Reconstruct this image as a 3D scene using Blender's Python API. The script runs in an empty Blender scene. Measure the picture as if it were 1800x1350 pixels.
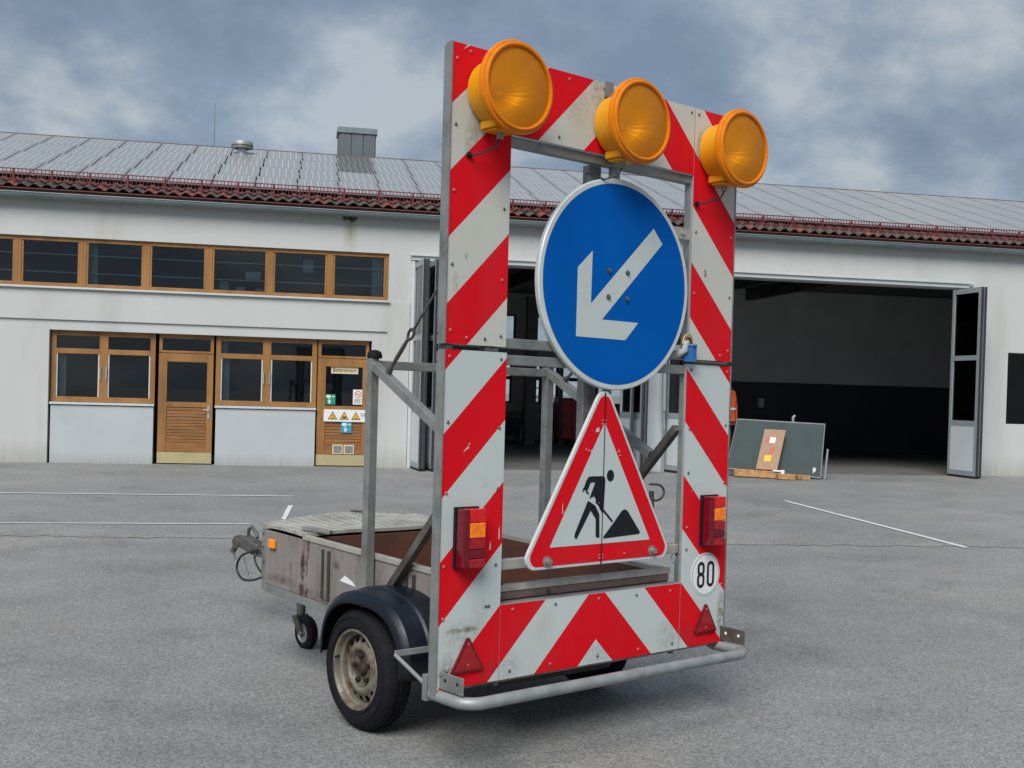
import bpy, bmesh, math, random
from mathutils import Vector, Matrix, Euler
random.seed(7)
PI = math.pi
SC = bpy.context.scene
COL = SC.collection

# ------------------------------------------------------------------ camera
cam_d = bpy.data.cameras.new("camera")
cam_d.sensor_fit = 'HORIZONTAL'
cam_d.sensor_width = 36.0
cam_d.lens = 2023.0 / 1800.0 * 36.0
cam_d.shift_y = 0.025
cam_d.clip_start = 0.05
cam_d.clip_end = 3000.0
cam = bpy.data.objects.new("camera", cam_d)
COL.objects.link(cam)
SC.camera = cam
PITCH, ROLL, CAMH = 0.0156, 0.0281, 1.489
# world -> view matrix (x right, y down, z forward), then to Blender camera axes
base = Matrix(((1, 0, 0), (0, 0, -1), (0, 1, 0)))
Rx = Matrix.Rotation(PITCH, 3, 'X')
Rz = Matrix.Rotation(ROLL, 3, 'Z')
view = Rz @ Rx @ base
c2w = view.transposed() @ Matrix(((1, 0, 0), (0, -1, 0), (0, 0, -1)))
cam.matrix_world = Matrix.Translation((0, 0, CAMH)) @ c2w.to_4x4()

# ------------------------------------------------------------------ light, sky, exposure
SUN_EL, SUN_AZ = math.radians(46), math.radians(196)   # azimuth clockwise from +Y (north)
EXPOSURE = 1.5
sd = bpy.data.lights.new("sun", 'SUN')
sd.energy = 1.5
sd.angle = math.radians(36)
sd.color = (1.0, 0.97, 0.93)
sun = bpy.data.objects.new("sun", sd)
COL.objects.link(sun)
sdir = Vector((math.sin(SUN_AZ) * math.cos(SUN_EL), math.cos(SUN_AZ) * math.cos(SUN_EL), math.sin(SUN_EL)))
sun.rotation_euler = sdir.to_track_quat('Z', 'Y').to_euler()
sun.location = sdir * 60

W = bpy.data.worlds.new("World")
SC.world = W
W.use_nodes = True
wt = W.node_tree
wt.nodes.clear()
def wn(t, **k):
    n = wt.nodes.new(t)
    for a, b in k.items(): setattr(n, a, b)
    return n
wo = wn('ShaderNodeOutputWorld')
sky = wn('ShaderNodeTexSky')
sky.sky_type = 'NISHITA'
sky.sun_disc = False
sky.sun_elevation = SUN_EL
sky.sun_rotation = SUN_AZ
sky.air_density = 1.2
sky.dust_density = 1.5
bg1 = wn('ShaderNodeBackground'); bg1.inputs[1].default_value = 0.05
wt.links.new(sky.outputs[0], bg1.inputs[0])
tc = wn('ShaderNodeTexCoord')
sep = wn('ShaderNodeSeparateXYZ'); wt.links.new(tc.outputs['Generated'], sep.inputs[0])
def wmath(op, a, b=None, c=None):
    n = wn('ShaderNodeMath', operation=op)
    for i, v in enumerate((a, b, c)):
        if v is None: continue
        if isinstance(v, (int, float)): n.inputs[i].default_value = v
        else: wt.links.new(v, n.inputs[i])
    return n.outputs[0]
den = wmath('ADD', wmath('MAXIMUM', sep.outputs[2], 0.0), 0.55)
cx_ = wmath('DIVIDE', sep.outputs[0], den); cy_ = wmath('DIVIDE', sep.outputs[1], den)
cmb = wn('ShaderNodeCombineXYZ')
wt.links.new(cx_, cmb.inputs[0]); wt.links.new(cy_, cmb.inputs[1]); cmb.inputs[2].default_value = 3.3
def wnoise(scale, detail, rough, dist, loc=(0, 0, 0)):
    mp = wn('ShaderNodeMapping'); mp.inputs[1].default_value = loc
    wt.links.new(cmb.outputs[0], mp.inputs[0])
    n = wn('ShaderNodeTexNoise'); n.inputs['Scale'].default_value = scale; n.inputs['Detail'].default_value = detail
    n.inputs['Roughness'].default_value = rough; n.inputs['Distortion'].default_value = dist
    wt.links.new(mp.outputs[0], n.inputs['Vector'])
    return n.outputs['Fac']
def wramp(fac, stops):
    r = wn('ShaderNodeValToRGB')
    while len(r.color_ramp.elements) < len(stops): r.color_ramp.elements.new(0.5)
    for e, (p, c) in zip(r.color_ramp.elements, stops): e.position = p; e.color = (*c, 1)
    wt.links.new(fac, r.inputs[0])
    return r.outputs[0]
big = wnoise(5.2, 9, 0.55, 0.1, (0.4, 0.2, 0))
fine = wnoise(14, 6, 0.6, 0.1, (2.0, 7.0, 0))
acc = wmath('ADD', wmath('MULTIPLY', big, 0.82), wmath('MULTIPLY', fine, 0.18))
for (dx, dy, dz), rad, amt in (((-0.219, 0.936, 0.275), .11, .045), ((-0.116, 0.963, 0.243), .12, .075), ((-0.07, 0.972, 0.225), .10, .05), ((-0.18, 0.934, 0.309), .09, -.05), ((0.222, 0.92, 0.322), .08, .0),
                               ((0.206, 0.947, 0.247), .05, .055), ((0.06, 0.944, 0.31), .16, -.075), ((-0.06, 0.95, 0.29), .07, -.05), ((0.16, 0.95, 0.27), .12, -.05)):
    vd = wn('ShaderNodeVectorMath', operation='DISTANCE'); wt.links.new(tc.outputs['Generated'], vd.inputs[0]); vd.inputs[1].default_value = (dx, dy, dz)
    mr_ = wn('ShaderNodeMapRange', interpolation_type='SMOOTHSTEP'); wt.links.new(vd.outputs['Value'], mr_.inputs[0])
    for k_, v_ in enumerate((0.0, rad, amt, 0.0)): mr_.inputs[k_ + 1].default_value = v_
    acc = wmath('ADD', acc, mr_.outputs[0])
cloud_col = wramp(acc, [(0.38, (0.18, 0.245, 0.335)), (0.48, (0.235, 0.30, 0.395)), (0.545, (0.31, 0.375, 0.455)), (0.63, (0.46, 0.505, 0.55))])
bg2 = wn('ShaderNodeBackground'); bg2.inputs[1].default_value = 0.354
wt.links.new(cloud_col, bg2.inputs[0])
cov = wramp(wnoise(2.2, 4, 0.5, 0.2, (5, 2, 0)), [(0.25, (0.8,) * 3), (0.6, (0.97,) * 3)])
mx = wn('ShaderNodeMixShader')
wt.links.new(cov, mx.inputs[0]); wt.links.new(bg1.outputs[0], mx.inputs[1]); wt.links.new(bg2.outputs[0], mx.inputs[2])
wt.links.new(mx.outputs[0], wo.inputs[0])

SC.view_settings.view_transform = 'Standard'
SC.view_settings.look = 'None'
SC.view_settings.gamma = 1.0
SC.view_settings.exposure = EXPOSURE
SC.view_settings.use_curve_mapping = False
SC.render.engine = 'CYCLES'
SC.cycles.max_bounces = 8
SC.cycles.transparent_max_bounces = 12

# ------------------------------------------------------------------ materials
MATS = {}
def mat(name, color, rough=0.6, metal=0.0, var=0.12, scale=6.0, color2=None, mix2=None, scale2=2.0, stretch=(1, 1, 1),
        bump=0.0, bscale=60.0, grime=None, spec=0.5, rough2=None, world=False):
    """noise-varied surface; color2 comes in as patches (mix2 = low, high ramp positions)"""
    m = bpy.data.materials.new(name); m.use_nodes = True
    nt = m.node_tree; N = nt.nodes; L = nt.links
    b = N['Principled BSDF']
    b.inputs['Roughness'].default_value = rough
    b.inputs['Metallic'].default_value = metal
    b.inputs['Specular IOR Level'].default_value = spec
    if world:
        t_ = N.new('ShaderNodeNewGeometry').outputs['Position']
    else:
        t_ = N.new('ShaderNodeTexCoord').outputs['Object']
    mp = N.new('ShaderNodeMapping'); mp.inputs['Scale'].default_value = stretch; L.new(t_, mp.inputs[0])
    n1 = N.new('ShaderNodeTexNoise'); n1.inputs['Scale'].default_value = scale; n1.inputs['Detail'].default_value = 6
    L.new(mp.outputs[0], n1.inputs['Vector'])
    r1 = N.new('ShaderNodeMapRange'); r1.inputs[1].default_value = 0.25; r1.inputs[2].default_value = 0.75
    r1.inputs[3].default_value = 1 - var; r1.inputs[4].default_value = 1 + var
    L.new(n1.outputs['Fac'], r1.inputs[0])
    mu = N.new('ShaderNodeMix'); mu.data_type = 'RGBA'; mu.blend_type = 'MULTIPLY'; mu.inputs[0].default_value = 1
    mu.inputs[6].default_value = (*color, 1); L.new(r1.outputs[0], mu.inputs[7])
    out = mu.outputs[2]
    if color2:
        n2 = N.new('ShaderNodeTexNoise'); n2.inputs['Scale'].default_value = scale2; n2.inputs['Detail'].default_value = 8
        n2.inputs['Roughness'].default_value = 0.65
        L.new(mp.outputs[0], n2.inputs['Vector'])
        r2 = N.new('ShaderNodeMapRange'); r2.inputs[1].default_value = mix2[0]; r2.inputs[2].default_value = mix2[1]
        L.new(n2.outputs['Fac'], r2.inputs[0])
        m2 = N.new('ShaderNodeMix'); m2.data_type = 'RGBA'; L.new(r2.outputs[0], m2.inputs[0])
        L.new(out, m2.inputs[6]); m2.inputs[7].default_value = (*color2, 1)
        out = m2.outputs[2]
        if rough2 is not None:
            m3 = N.new('ShaderNodeMapRange'); m3.inputs[3].default_value = rough; m3.inputs[4].default_value = rough2
            L.new(r2.outputs[0], m3.inputs[0]); L.new(m3.outputs[0], b.inputs['Roughness'])
    if grime:   # fine specks
        n4 = N.new('ShaderNodeTexNoise'); n4.inputs['Scale'].default_value = grime[0]; n4.inputs['Detail'].default_value = 5
        n4.inputs['Roughness'].default_value = 0.7
        L.new(t_, n4.inputs['Vector'])
        r4 = N.new('ShaderNodeMapRange'); r4.inputs[1].default_value = grime[1]; r4.inputs[2].default_value = grime[2]
        L.new(n4.outputs['Fac'], r4.inputs[0])
        m4 = N.new('ShaderNodeMix'); m4.data_type = 'RGBA'; L.new(r4.outputs[0], m4.inputs[0])
        L.new(out, m4.inputs[6]); m4.inputs[7].default_value = (*grime[3], 1)
        out = m4.outputs[2]
    L.new(out, b.inputs['Base Color'])
    if bump:
        n3 = N.new('ShaderNodeTexNoise'); n3.inputs['Scale'].default_value = bscale; n3.inputs['Detail'].default_value = 4
        L.new(t_, n3.inputs['Vector'])
        bp = N.new('ShaderNodeBump'); bp.inputs['Strength'].default_value = bump; bp.inputs['Distance'].default_value = 0.01
        L.new(n3.outputs['Fac'], bp.inputs['Height']); L.new(bp.outputs[0], b.inputs['Normal'])
    MATS[name] = m
    return m

GALV = mat('galvanised_steel', (0.27, 0.28, 0.27), 0.5, 0.55, 0.2, 9, (0.13, 0.125, 0.115), (0.5, 0.72), 5, bump=0.12, bscale=50, rough2=0.75)
GALV_L = mat('pale_galvanised_tube', (0.26, 0.28, 0.282), 0.5, 0.3, 0.2, 14, (0.2, 0.2, 0.19), (0.56, 0.7), 12, bump=0.1, bscale=90)
STEEL_D = mat('dark_weathered_steel', (0.12, 0.115, 0.105), 0.6, 0.5, 0.3, 12, (0.055, 0.045, 0.038), (0.45, 0.65), 7)
UNDER = mat('underbody_steel', (0.045, 0.043, 0.04), 0.8, 0.2, 0.3, 8)
WHITE_F = mat('white_reflective_film', (0.46, 0.51, 0.495), 0.42, 0, 0.035, 2.5, (0.42, 0.42, 0.35), (0.60, 0.85), 3, (1, 1, 0.5), grime=(34, 0.70, 0.76, (0.24, 0.22, 0.17)), spec=0.25)
RED_F = mat('red_reflective_film', (0.60, 0.007, 0.014), 0.42, 0, 0.08, 2.5, (0.46, 0.025, 0.032), (0.5, 0.8), 3, (1, 1, 0.5), grime=(46, 0.735, 0.76, (0.6, 0.42, 0.38)), spec=0.06)
BLUE_F = mat('blue_reflective_film', (0.001, 0.088, 0.365), 0.5, 0, 0.07, 3, spec=0.03)
BLACK_F = mat('black_print', (0.010, 0.011, 0.016), 0.5, 0, 0.1, 30, spec=0.2)
BORDER_F = mat('pale_sign_border', (0.52, 0.56, 0.55), 0.4, 0.1, 0.08, 10)
ALU = mat('bare_aluminium', (0.45, 0.46, 0.45), 0.42, 0.6, 0.1, 10)
SCREW = mat('screw_metal', (0.16, 0.17, 0.16), 0.4, 0.7, 0.1, 30)
SCREW_R = mat('red_painted_screw', (0.5, 0.12, 0.11), 0.35, 0.2, 0.2, 30)
YELLOW_H = mat('yellow_lamp_plastic', (0.70, 0.31, 0.006), 0.45, 0, 0.1, 6, (0.5, 0.2, 0.02), (0.55, 0.8), 5, spec=0.3)
ORANGE_R = mat('orange_rim_plastic', (0.66, 0.185, 0.002), 0.4, 0, 0.1, 6, (0.46, 0.11, 0.004), (0.5, 0.8), 8, spec=0.25)
RUBBER = mat('black_rubber', (0.008, 0.008, 0.011), 0.8, 0, 0.25, 20, (0.022, 0.021, 0.020), (0.6, 0.9), 9, bump=0.15, bscale=120, spec=0.18)
FENDER_P = mat('dark_blue_black_plastic', (0.004, 0.006, 0.012), 0.38, 0, 0.2, 5, (0.014, 0.018, 0.028), (0.5, 0.85), 4, bump=0.08, bscale=45, rough2=0.7, spec=0.35)
RIM_M = mat('rusty_silver_rim', (0.20, 0.185, 0.155), 0.55, 0.35, 0.3, 9, (0.115, 0.075, 0.042), (0.43, 0.62), 13, bump=0.1, bscale=60)
GREASE = mat('greasy_wheel_centre', (0.075, 0.062, 0.05), 0.6, 0.2, 0.3, 9, (0.20, 0.18, 0.15), (0.48, 0.66), 16)
HUB_M = mat('greasy_rusty_hub', (0.03, 0.021, 0.015), 0.8, 0.3, 0.4, 20)
PLY_O = mat('weathered_plywood_side', (0.20, 0.18, 0.168), 0.7, 0, 0.2, 3, (0.11, 0.075, 0.062), (0.50, 0.70), 3.6, (0.9, 2.2, 0.7), bump=0.2, bscale=70, grime=(9, 0.66, 0.74, (0.06, 0.028, 0.018)))
PLY_I = mat('brown_plywood_inside', (0.11, 0.045, 0.028), 0.6, 0, 0.2, 5, (0.06, 0.03, 0.022), (0.45, 0.75), 4)
PLY_T = mat('faded_brown_plywood_tailgate', (0.135, 0.088, 0.082), 0.7, 0, 0.15, 5, (0.08, 0.05, 0.045), (0.5, 0.8), 6, (2.5, 1, 6))
CHECK_M = mat('weathered_checker_plate', (0.36, 0.35, 0.31), 0.55, 0.25, 0.2, 8, (0.2, 0.19, 0.16), (0.5, 0.75), 10)
RAIL_M = mat('pale_aluminium_rail', (0.40, 0.38, 0.34), 0.5, 0.35, 0.15, 8, (0.2, 0.18, 0.15), (0.5, 0.8), 9)
TAIL_RD = mat('dark_red_tail_lens', (0.13, 0.004, 0.01), 0.12, 0, 0.25, 40)
TAIL_R = mat('bright_red_tail_lens', (0.6, 0.008, 0.01), 0.1, 0, 0.2, 60)
TAIL_O = mat('orange_tail_lens', (0.9, 0.2, 0.01), 0.1, 0, 0.3, 50)
TAIL_M = mat('maroon_tail_lens', (0.32, 0.007, 0.015), 0.1, 0, 0.3, 60)
REFL_M = mat('red_reflector', (0.30, 0.008, 0.01), 0.15, 0, 0.15, 40)
MARK_O = mat('amber_side_marker', (0.85, 0.26, 0.01), 0.15, 0, 0.1, 30)
BLUE_P = mat('blue_socket_plastic', (0.02, 0.14, 0.36), 0.4, 0, 0.1, 20)
WIRE_B = mat('black_cable', (0.015, 0.015, 0.016), 0.5, 0, 0.1, 20)
WIRE_Y = mat('yellow_wire', (0.5, 0.32, 0.08), 0.5, 0, 0.1, 20)
WIRE_R = mat('brown_wire', (0.25, 0.08, 0.05), 0.5, 0, 0.1, 20)

PLASTER = mat('white_render', (0.455, 0.47, 0.46), 0.85, 0, 0.04, 1.2, (0.36, 0.36, 0.33), (0.54, 0.85), 0.9, (1, 1, 0.22), bump=0.15, bscale=40)
def add_streak(m, x0, w, z0, z1, c):
    nt = m.node_tree; N = nt.nodes; L = nt.links; b = N['Principled BSDF']; src = b.inputs['Base Color'].links[0].from_socket
    co = N.new('ShaderNodeTexCoord'); sp = N.new('ShaderNodeSeparateXYZ'); L.new(co.outputs['Object'], sp.inputs[0])
    def M(op, a, c_=None, clamp=False):
        n = N.new('ShaderNodeMath'); n.operation = op; n.use_clamp = clamp
        for i, v in enumerate((a, c_)):
            if v is None: continue
            if isinstance(v, (int, float)): n.inputs[i].default_value = v
            else: L.new(v, n.inputs[i])
        return n.outputs[0]
    mp = N.new('ShaderNodeMapping'); mp.inputs['Scale'].default_value = (14, 1, 1.2); L.new(co.outputs['Object'], mp.inputs[0])
    no = N.new('ShaderNodeTexNoise'); no.inputs['Scale'].default_value = 1.0; no.inputs['Detail'].default_value = 6; L.new(mp.outputs[0], no.inputs['Vector'])
    fx = M('SUBTRACT', 1.0, M('DIVIDE', M('ABSOLUTE', M('SUBTRACT', sp.outputs[0], x0)), w), True)
    fz = M('DIVIDE', M('SUBTRACT', sp.outputs[2], z0), z1 - z0, True)
    f = M('MULTIPLY', M('MULTIPLY', fx, fz), M('MULTIPLY', no.outputs['Fac'], 1.7), True)
    mx = N.new('ShaderNodeMix'); mx.data_type = 'RGBA'; L.new(f, mx.inputs[0]); L.new(src, mx.inputs[6]); mx.inputs[7].default_value = (*c, 1)
    L.new(mx.outputs[2], b.inputs['Base Color'])
add_streak(PLASTER, 1.27, 0.16, 3.9, 4.35, (0.30, 0.29, 0.19))
add_streak(PLASTER, 0, 400, 0.42, -0.1, (0.30, 0.29, 0.25))
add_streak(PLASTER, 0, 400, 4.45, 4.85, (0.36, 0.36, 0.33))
PLASTER_L = mat('cool_white_plinth_paint', (0.40, 0.435, 0.45), 0.8, 0, 0.04, 2, (0.31, 0.33, 0.32), (0.58, 0.85), 1.5)
add_streak(PLASTER_L, 0, 400, 0.22, -0.1, (0.26, 0.26, 0.24))
def add_spots(m, ax, spots):
    nt = m.node_tree; N = nt.nodes; L = nt.links; b = N['Principled BSDF']
    co = N.new('ShaderNodeTexCoord'); sp = N.new('ShaderNodeSeparateXYZ'); L.new(co.outputs['Object'], sp.inputs[0])
    no = N.new('ShaderNodeTexNoise'); no.inputs['Scale'].default_value = 38; no.inputs['Detail'].default_value = 7; no.inputs['Roughness'].default_value = .7; L.new(co.outputs['Object'], no.inputs['Vector'])
    def M(op, a, c_=None, clamp=False):
        n = N.new('ShaderNodeMath'); n.operation = op; n.use_clamp = clamp
        for i, v in enumerate((a, c_)):
            if v is None: continue
            if isinstance(v, (int, float)): n.inputs[i].default_value = v
            else: L.new(v, n.inputs[i])
        return n.outputs[0]
    for u, z, ru, rz_, amt, c in spots:
        src = b.inputs['Base Color'].links[0].from_socket
        du = M('POWER', M('DIVIDE', M('ABSOLUTE', M('SUBTRACT', sp.outputs[ax], u)), ru), 2.0); dz = M('POWER', M('DIVIDE', M('ABSOLUTE', M('SUBTRACT', sp.outputs[2], z)), rz_), 2.0)
        f = M('SUBTRACT', 1.0, M('ADD', du, dz), True)
        f = M('MULTIPLY', M('MULTIPLY', f, amt * 3.2), M('SUBTRACT', no.outputs['Fac'], 0.36, True), True)
        mx = N.new('ShaderNodeMix'); mx.data_type = 'RGBA'; L.new(f, mx.inputs[0]); L.new(src, mx.inputs[6]); mx.inputs[7].default_value = (*c, 1)
        L.new(mx.outputs[2], b.inputs['Base Color'])
DIRT = (0.16, 0.15, 0.11)
WHITE_A = WHITE_F.copy(); WHITE_A.name = 'warm_white_film'  # warmer white variant for the upper boards
[n for n in WHITE_A.node_tree.nodes if n.type == 'MIX'][0].inputs[6].default_value = (0.48, 0.48, 0.43, 1)
add_spots(WHITE_A, 0, [(.77, 2.41, .06, .08, .9, DIRT), (.66, 2.33, .10, .10, .45, DIRT), (.11, 2.10, .05, .12, .9, DIRT), (1.42, 2.24, .03, .15, .8, DIRT), (.04, 1.55, .02, .05, .5, DIRT), (.09, 1.66, .010, .025, .9, BL_ := (0.04, 0.04, 0.04)), (1.48, 1.72, .012, .025, 1.6, BL_)])
add_spots(WHITE_F, 0, [(.12, .218, .10, .014, 1.5, DIRT), (.13, .20, .12, .07, .6, DIRT), (.05, .06, .06, .09, 1.0, DIRT), (1.30, .07, .10, .10, .5, DIRT), (1.66, .13, .04, .12, 1.6, (0.2, 0.19, 0.11)), (.36, .05, .08, .07, .45, DIRT), (.2, .27, .05, .08, .35, DIRT), (.86, .04, .12, .05, .4, DIRT)])
add_spots(RED_F, 0, [(.28, .03, .09, .06, .8, (0.25, 0.03, 0.03)), (1.42, .05, .10, .06, .8, (0.25, 0.03, 0.03))])
RUST = (0.045, 0.02, 0.014)
add_spots(PLY_O, 1, [(1.60, .25, .030, .09, 2.2, RUST), (1.56, .25, .014, .06, 2.4, RUST), (1.61, .12, .035, .05, 2.2, RUST), (1.56, .12, .018, .05, 2.0, RUST), (1.55, .34, .02, .07, 1.4, RUST), (1.83, .15, .22, .03, .9, RUST), (1.0, .22, .03, .05, 1.0, RUST), (1.5, .10, .30, .06, .7, RUST), (1.28, .29, .04, .03, 1.2, RUST), (1.72, .22, .008, .04, 1.6, RUST), (.5, .12, .3, .09, .9, RUST)])
add_spots(PLY_T, 0, [(1.26, .27, .05, .05, 1.6, (0.03, 0.025, 0.025)), (.5, .25, .1, .05, .9, (0.05, 0.035, 0.03))])
TRIM_G = mat('pale_grey_metal_trim', (0.50, 0.53, 0.52), 0.6, 0.1, 0.05, 3)
WOOD = mat('orange_stained_timber', (0.27, 0.128, 0.033), 0.5, 0, 0.25, 3, (0.16, 0.072, 0.02), (0.5, 0.8), 4, (1, 1, 0.25), bump=0.1, bscale=60)
WOOD_D = mat('brown_timber_slats', (0.24, 0.105, 0.032), 0.5, 0, 0.3, 6, stretch=(0.4, 1, 3))
KICK = mat('brass_tone_kick_plate', (0.42, 0.36, 0.2), 0.5, 0.2, 0.08, 4)
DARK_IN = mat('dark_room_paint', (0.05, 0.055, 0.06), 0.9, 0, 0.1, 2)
ZINC = mat('zinc_gutter', (0.20, 0.24, 0.25), 0.5, 0.35, 0.12, 2, (0.12, 0.15, 0.16), (0.5, 0.8), 3)
TILE_B = mat('dark_brown_roof_tile', (0.085, 0.058, 0.052), 0.75, 0, 0.35, 8, bump=0.2, bscale=30)
TILE_R = mat('reddish_roof_tile', (0.19, 0.055, 0.042), 0.75, 0, 0.25, 8, bump=0.2, bscale=30)
RED_M = mat('dark_red_painted_steel', (0.13, 0.014, 0.014), 0.5, 0, 0.2, 8)
RED_FL = mat('red_eave_flashing', (0.13, 0.04, 0.032), 0.6, 0, 0.2, 5)
ROOF_U = mat('roof_underlay', (0.1, 0.07, 0.06), 0.9)
SHEET = mat('grey_sheet_metal', (0.12, 0.14, 0.155), 0.45, 0.3, 0.08, 2)
GATE_W = mat('white_gate_panel', (0.52, 0.56, 0.58), 0.5, 0, 0.05, 2)
GATE_G = mat('grey_gate_profile', (0.30, 0.34, 0.36), 0.5, 0.2, 0.08, 3)
GATE_D = mat('dark_gate_seal', (0.02, 0.022, 0.028), 0.7)
IN_GREY = mat('grey_hall_wall', (0.48, 0.485, 0.49), 0.85, 0, 0.1, 1)
IN_NAVY = mat('dark_navy_dado', (0.03, 0.035, 0.055), 0.6, 0, 0.1, 1)
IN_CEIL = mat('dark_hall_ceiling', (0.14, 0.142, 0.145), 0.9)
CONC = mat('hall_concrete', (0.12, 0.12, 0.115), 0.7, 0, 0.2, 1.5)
RED_C = mat('red_workshop_steel', (0.62, 0.02, 0.018), 0.4, 0, 0.15, 5)
ORANGE_C = mat('orange_fabric', (0.65, 0.11, 0.03), 0.8, 0, 0.2, 9)
MESH_G = mat('dark_green_mesh_screen', (0.022, 0.040, 0.042), 0.7, 0, 0.15, 3, bump=0.1, bscale=200)
CARD = mat('brown_cardboard', (0.33, 0.21, 0.14), 0.85, 0, 0.08, 8)
PINE = mat('rough_pine_beam', (0.42, 0.23, 0.09), 0.8, 0, 0.25, 10, (0.22, 0.11, 0.045), (0.5, 0.7), 12, (1, 1, 1))
LABEL_W = mat('white_paper_label', (0.68, 0.69, 0.68), 0.7, 0, 0.03, 20)
LABEL_Y = mat('yellow_paper_label', (0.72, 0.45, 0.03), 0.7, 0, 0.03, 20)
LABEL_C = mat('cream_plate', (0.62, 0.55, 0.36), 0.6, 0, 0.03, 20)
LABEL_R = mat('red_print', (0.5, 0.06, 0.04), 0.6, 0, 0.03, 20)
GREEN_S = mat('green_sign', (0.01, 0.24, 0.13), 0.5, 0, 0.03, 20)
TEAL_S = mat('teal_sign', (0.03, 0.27, 0.38), 0.5, 0, 0.03, 20)
BOX_W = mat('pale_storage_box', (0.4, 0.42, 0.42), 0.7, 0, 0.1, 10)
PAINT_W = mat('worn_white_road_paint', (0.60, 0.61, 0.60), 0.8, 0, 0.08, 10, (0.2, 0.2, 0.2), (0.58, 0.75), 14)

def glass(name, tint, refl=0.08, rough=0.02):
    m = bpy.data.materials.new(name); m.use_nodes = True
    nt = m.node_tree; N = nt.nodes; L = nt.links; N.clear()
    o = N.new('ShaderNodeOutputMaterial'); t = N.new('ShaderNodeBsdfTransparent'); g = N.new('ShaderNodeBsdfGlossy')
    t.inputs[0].default_value = (*tint, 1); g.inputs['Roughness'].default_value = rough
    fr = N.new('ShaderNodeFresnel'); fr.inputs[0].default_value = 1.5
    no = N.new('ShaderNodeTexNoise'); no.inputs['Scale'].default_value = 1.3; no.inputs['Detail'].default_value = 2
    co = N.new('ShaderNodeTexCoord'); L.new(co.outputs['Object'], no.inputs['Vector'])
    bp = N.new('ShaderNodeBump'); bp.inputs['Strength'].default_value = 0.05; bp.inputs['Distance'].default_value = 0.02
    L.new(no.outputs['Fac'], bp.inputs['Height']); L.new(bp.outputs[0], g.inputs['Normal'])
    ad = N.new('ShaderNodeMath'); ad.operation = 'ADD'; ad.inputs[1].default_value = refl - 0.04; ad.use_clamp = True
    L.new(fr.outputs[0], ad.inputs[0])
    mx = N.new('ShaderNodeMixShader'); L.new(ad.outputs[0], mx.inputs[0]); L.new(t.outputs[0], mx.inputs[1]); L.new(g.outputs[0], mx.inputs[2])
    L.new(mx.outputs[0], o.inputs[0])
    return m
GLASS = glass('window_glass', (0.66, 0.74, 0.78), 0.05)
GLASS_C = glass('clear_glass', (0.95, 0.97, 0.97), 0.04)
GLASS_T = glass('tower_glass', (0.35, 0.42, 0.46), 0.16)

def lens_mat():
    """textured amber plastic lens: tinted see-through with a soft diffuse part and a gloss coat"""
    m = bpy.data.materials.new('amber_lens'); m.use_nodes = True
    nt = m.node_tree; N = nt.nodes; L = nt.links; N.clear()
    o = N.new('ShaderNodeOutputMaterial')
    t = N.new('ShaderNodeBsdfTransparent'); t.inputs[0].default_value = (1.0, 0.76, 0.10, 1)
    co = N.new('ShaderNodeTexCoord')
    no = N.new('ShaderNodeTexNoise'); no.inputs['Scale'].default_value = 7; no.inputs['Detail'].default_value = 9; no.inputs['Roughness'].default_value = 0.65
    L.new(co.outputs['Object'], no.inputs['Vector'])
    rp = N.new('ShaderNodeValToRGB'); rp.color_ramp.elements[0].position = 0.35; rp.color_ramp.elements[1].position = 0.7
    rp.color_ramp.elements[0].color = (1.0, 0.42, 0.015, 1); rp.color_ramp.elements[1].color = (0.8, 0.33, 0.04, 1)
    L.new(no.outputs['Fac'], rp.inputs[0])
    d = N.new('ShaderNodeBsdfDiffuse'); L.new(rp.outputs[0], d.inputs[0])
    g = N.new('ShaderNodeBsdfGlossy'); g.inputs['Roughness'].default_value = 0.14
    a = N.new('ShaderNodeMixShader'); a.inputs[0].default_value = 0.30
    L.new(t.outputs[0], a.inputs[1]); L.new(d.outputs[0], a.inputs[2])
    fr = N.new('ShaderNodeFresnel'); fr.inputs[0].default_value = 1.25
    b = N.new('ShaderNodeMixShader'); L.new(fr.outputs[0], b.inputs[0]); L.new(a.outputs[0], b.inputs[1]); L.new(g.outputs[0], b.inputs[2])
    L.new(b.outputs[0], o.inputs[0])
    return m
LENS = lens_mat()
REFLECTOR = mat('lamp_reflector', (1.0, 0.60, 0.10), 0.4, 0.25, 0.04, 4)

def solar_mat(name, cell, line, rough):
    m = bpy.data.materials.new(name); m.use_nodes = True
    nt = m.node_tree; N = nt.nodes; L = nt.links; b = N['Principled BSDF']
    co = N.new('ShaderNodeTexCoord')
    sp = N.new('ShaderNodeSeparateXYZ'); L.new(co.outputs['Object'], sp.inputs[0])
    def grid(o, step, w):
        a = N.new('ShaderNodeMath'); a.operation = 'DIVIDE'; L.new(o, a.inputs[0]); a.inputs[1].default_value = step
        f = N.new('ShaderNodeMath'); f.operation = 'FRACT'; L.new(a.outputs[0], f.inputs[0])
        c = N.new('ShaderNodeMath'); c.operation = 'LESS_THAN'; L.new(f.outputs[0], c.inputs[0]); c.inputs[1].default_value = w
        return c.outputs[0]
    gx = grid(sp.outputs[0], 0.128, 0.11); gy = grid(sp.outputs[1], 0.135, 0.07)
    mxx = N.new('ShaderNodeMath'); mxx.operation = 'MAXIMUM'; L.new(gx, mxx.inputs[0])
    h = N.new('ShaderNodeMath'); h.operation = 'MULTIPLY'; L.new(gy, h.inputs[0]); h.inputs[1].default_value = 0.35
    L.new(h.outputs[0], mxx.inputs[1])
    mc = N.new('ShaderNodeMix'); mc.data_type = 'RGBA'; L.new(mxx.outputs[0], mc.inputs[0])
    mc.inputs[6].default_value = (*cell, 1); mc.inputs[7].default_value = (*line, 1)
    L.new(mc.outputs[2], b.inputs['Base Color'])
    b.inputs['Roughness'].default_value = rough
    b.inputs['Specular IOR Level'].default_value = 0.8
    return m
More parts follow.
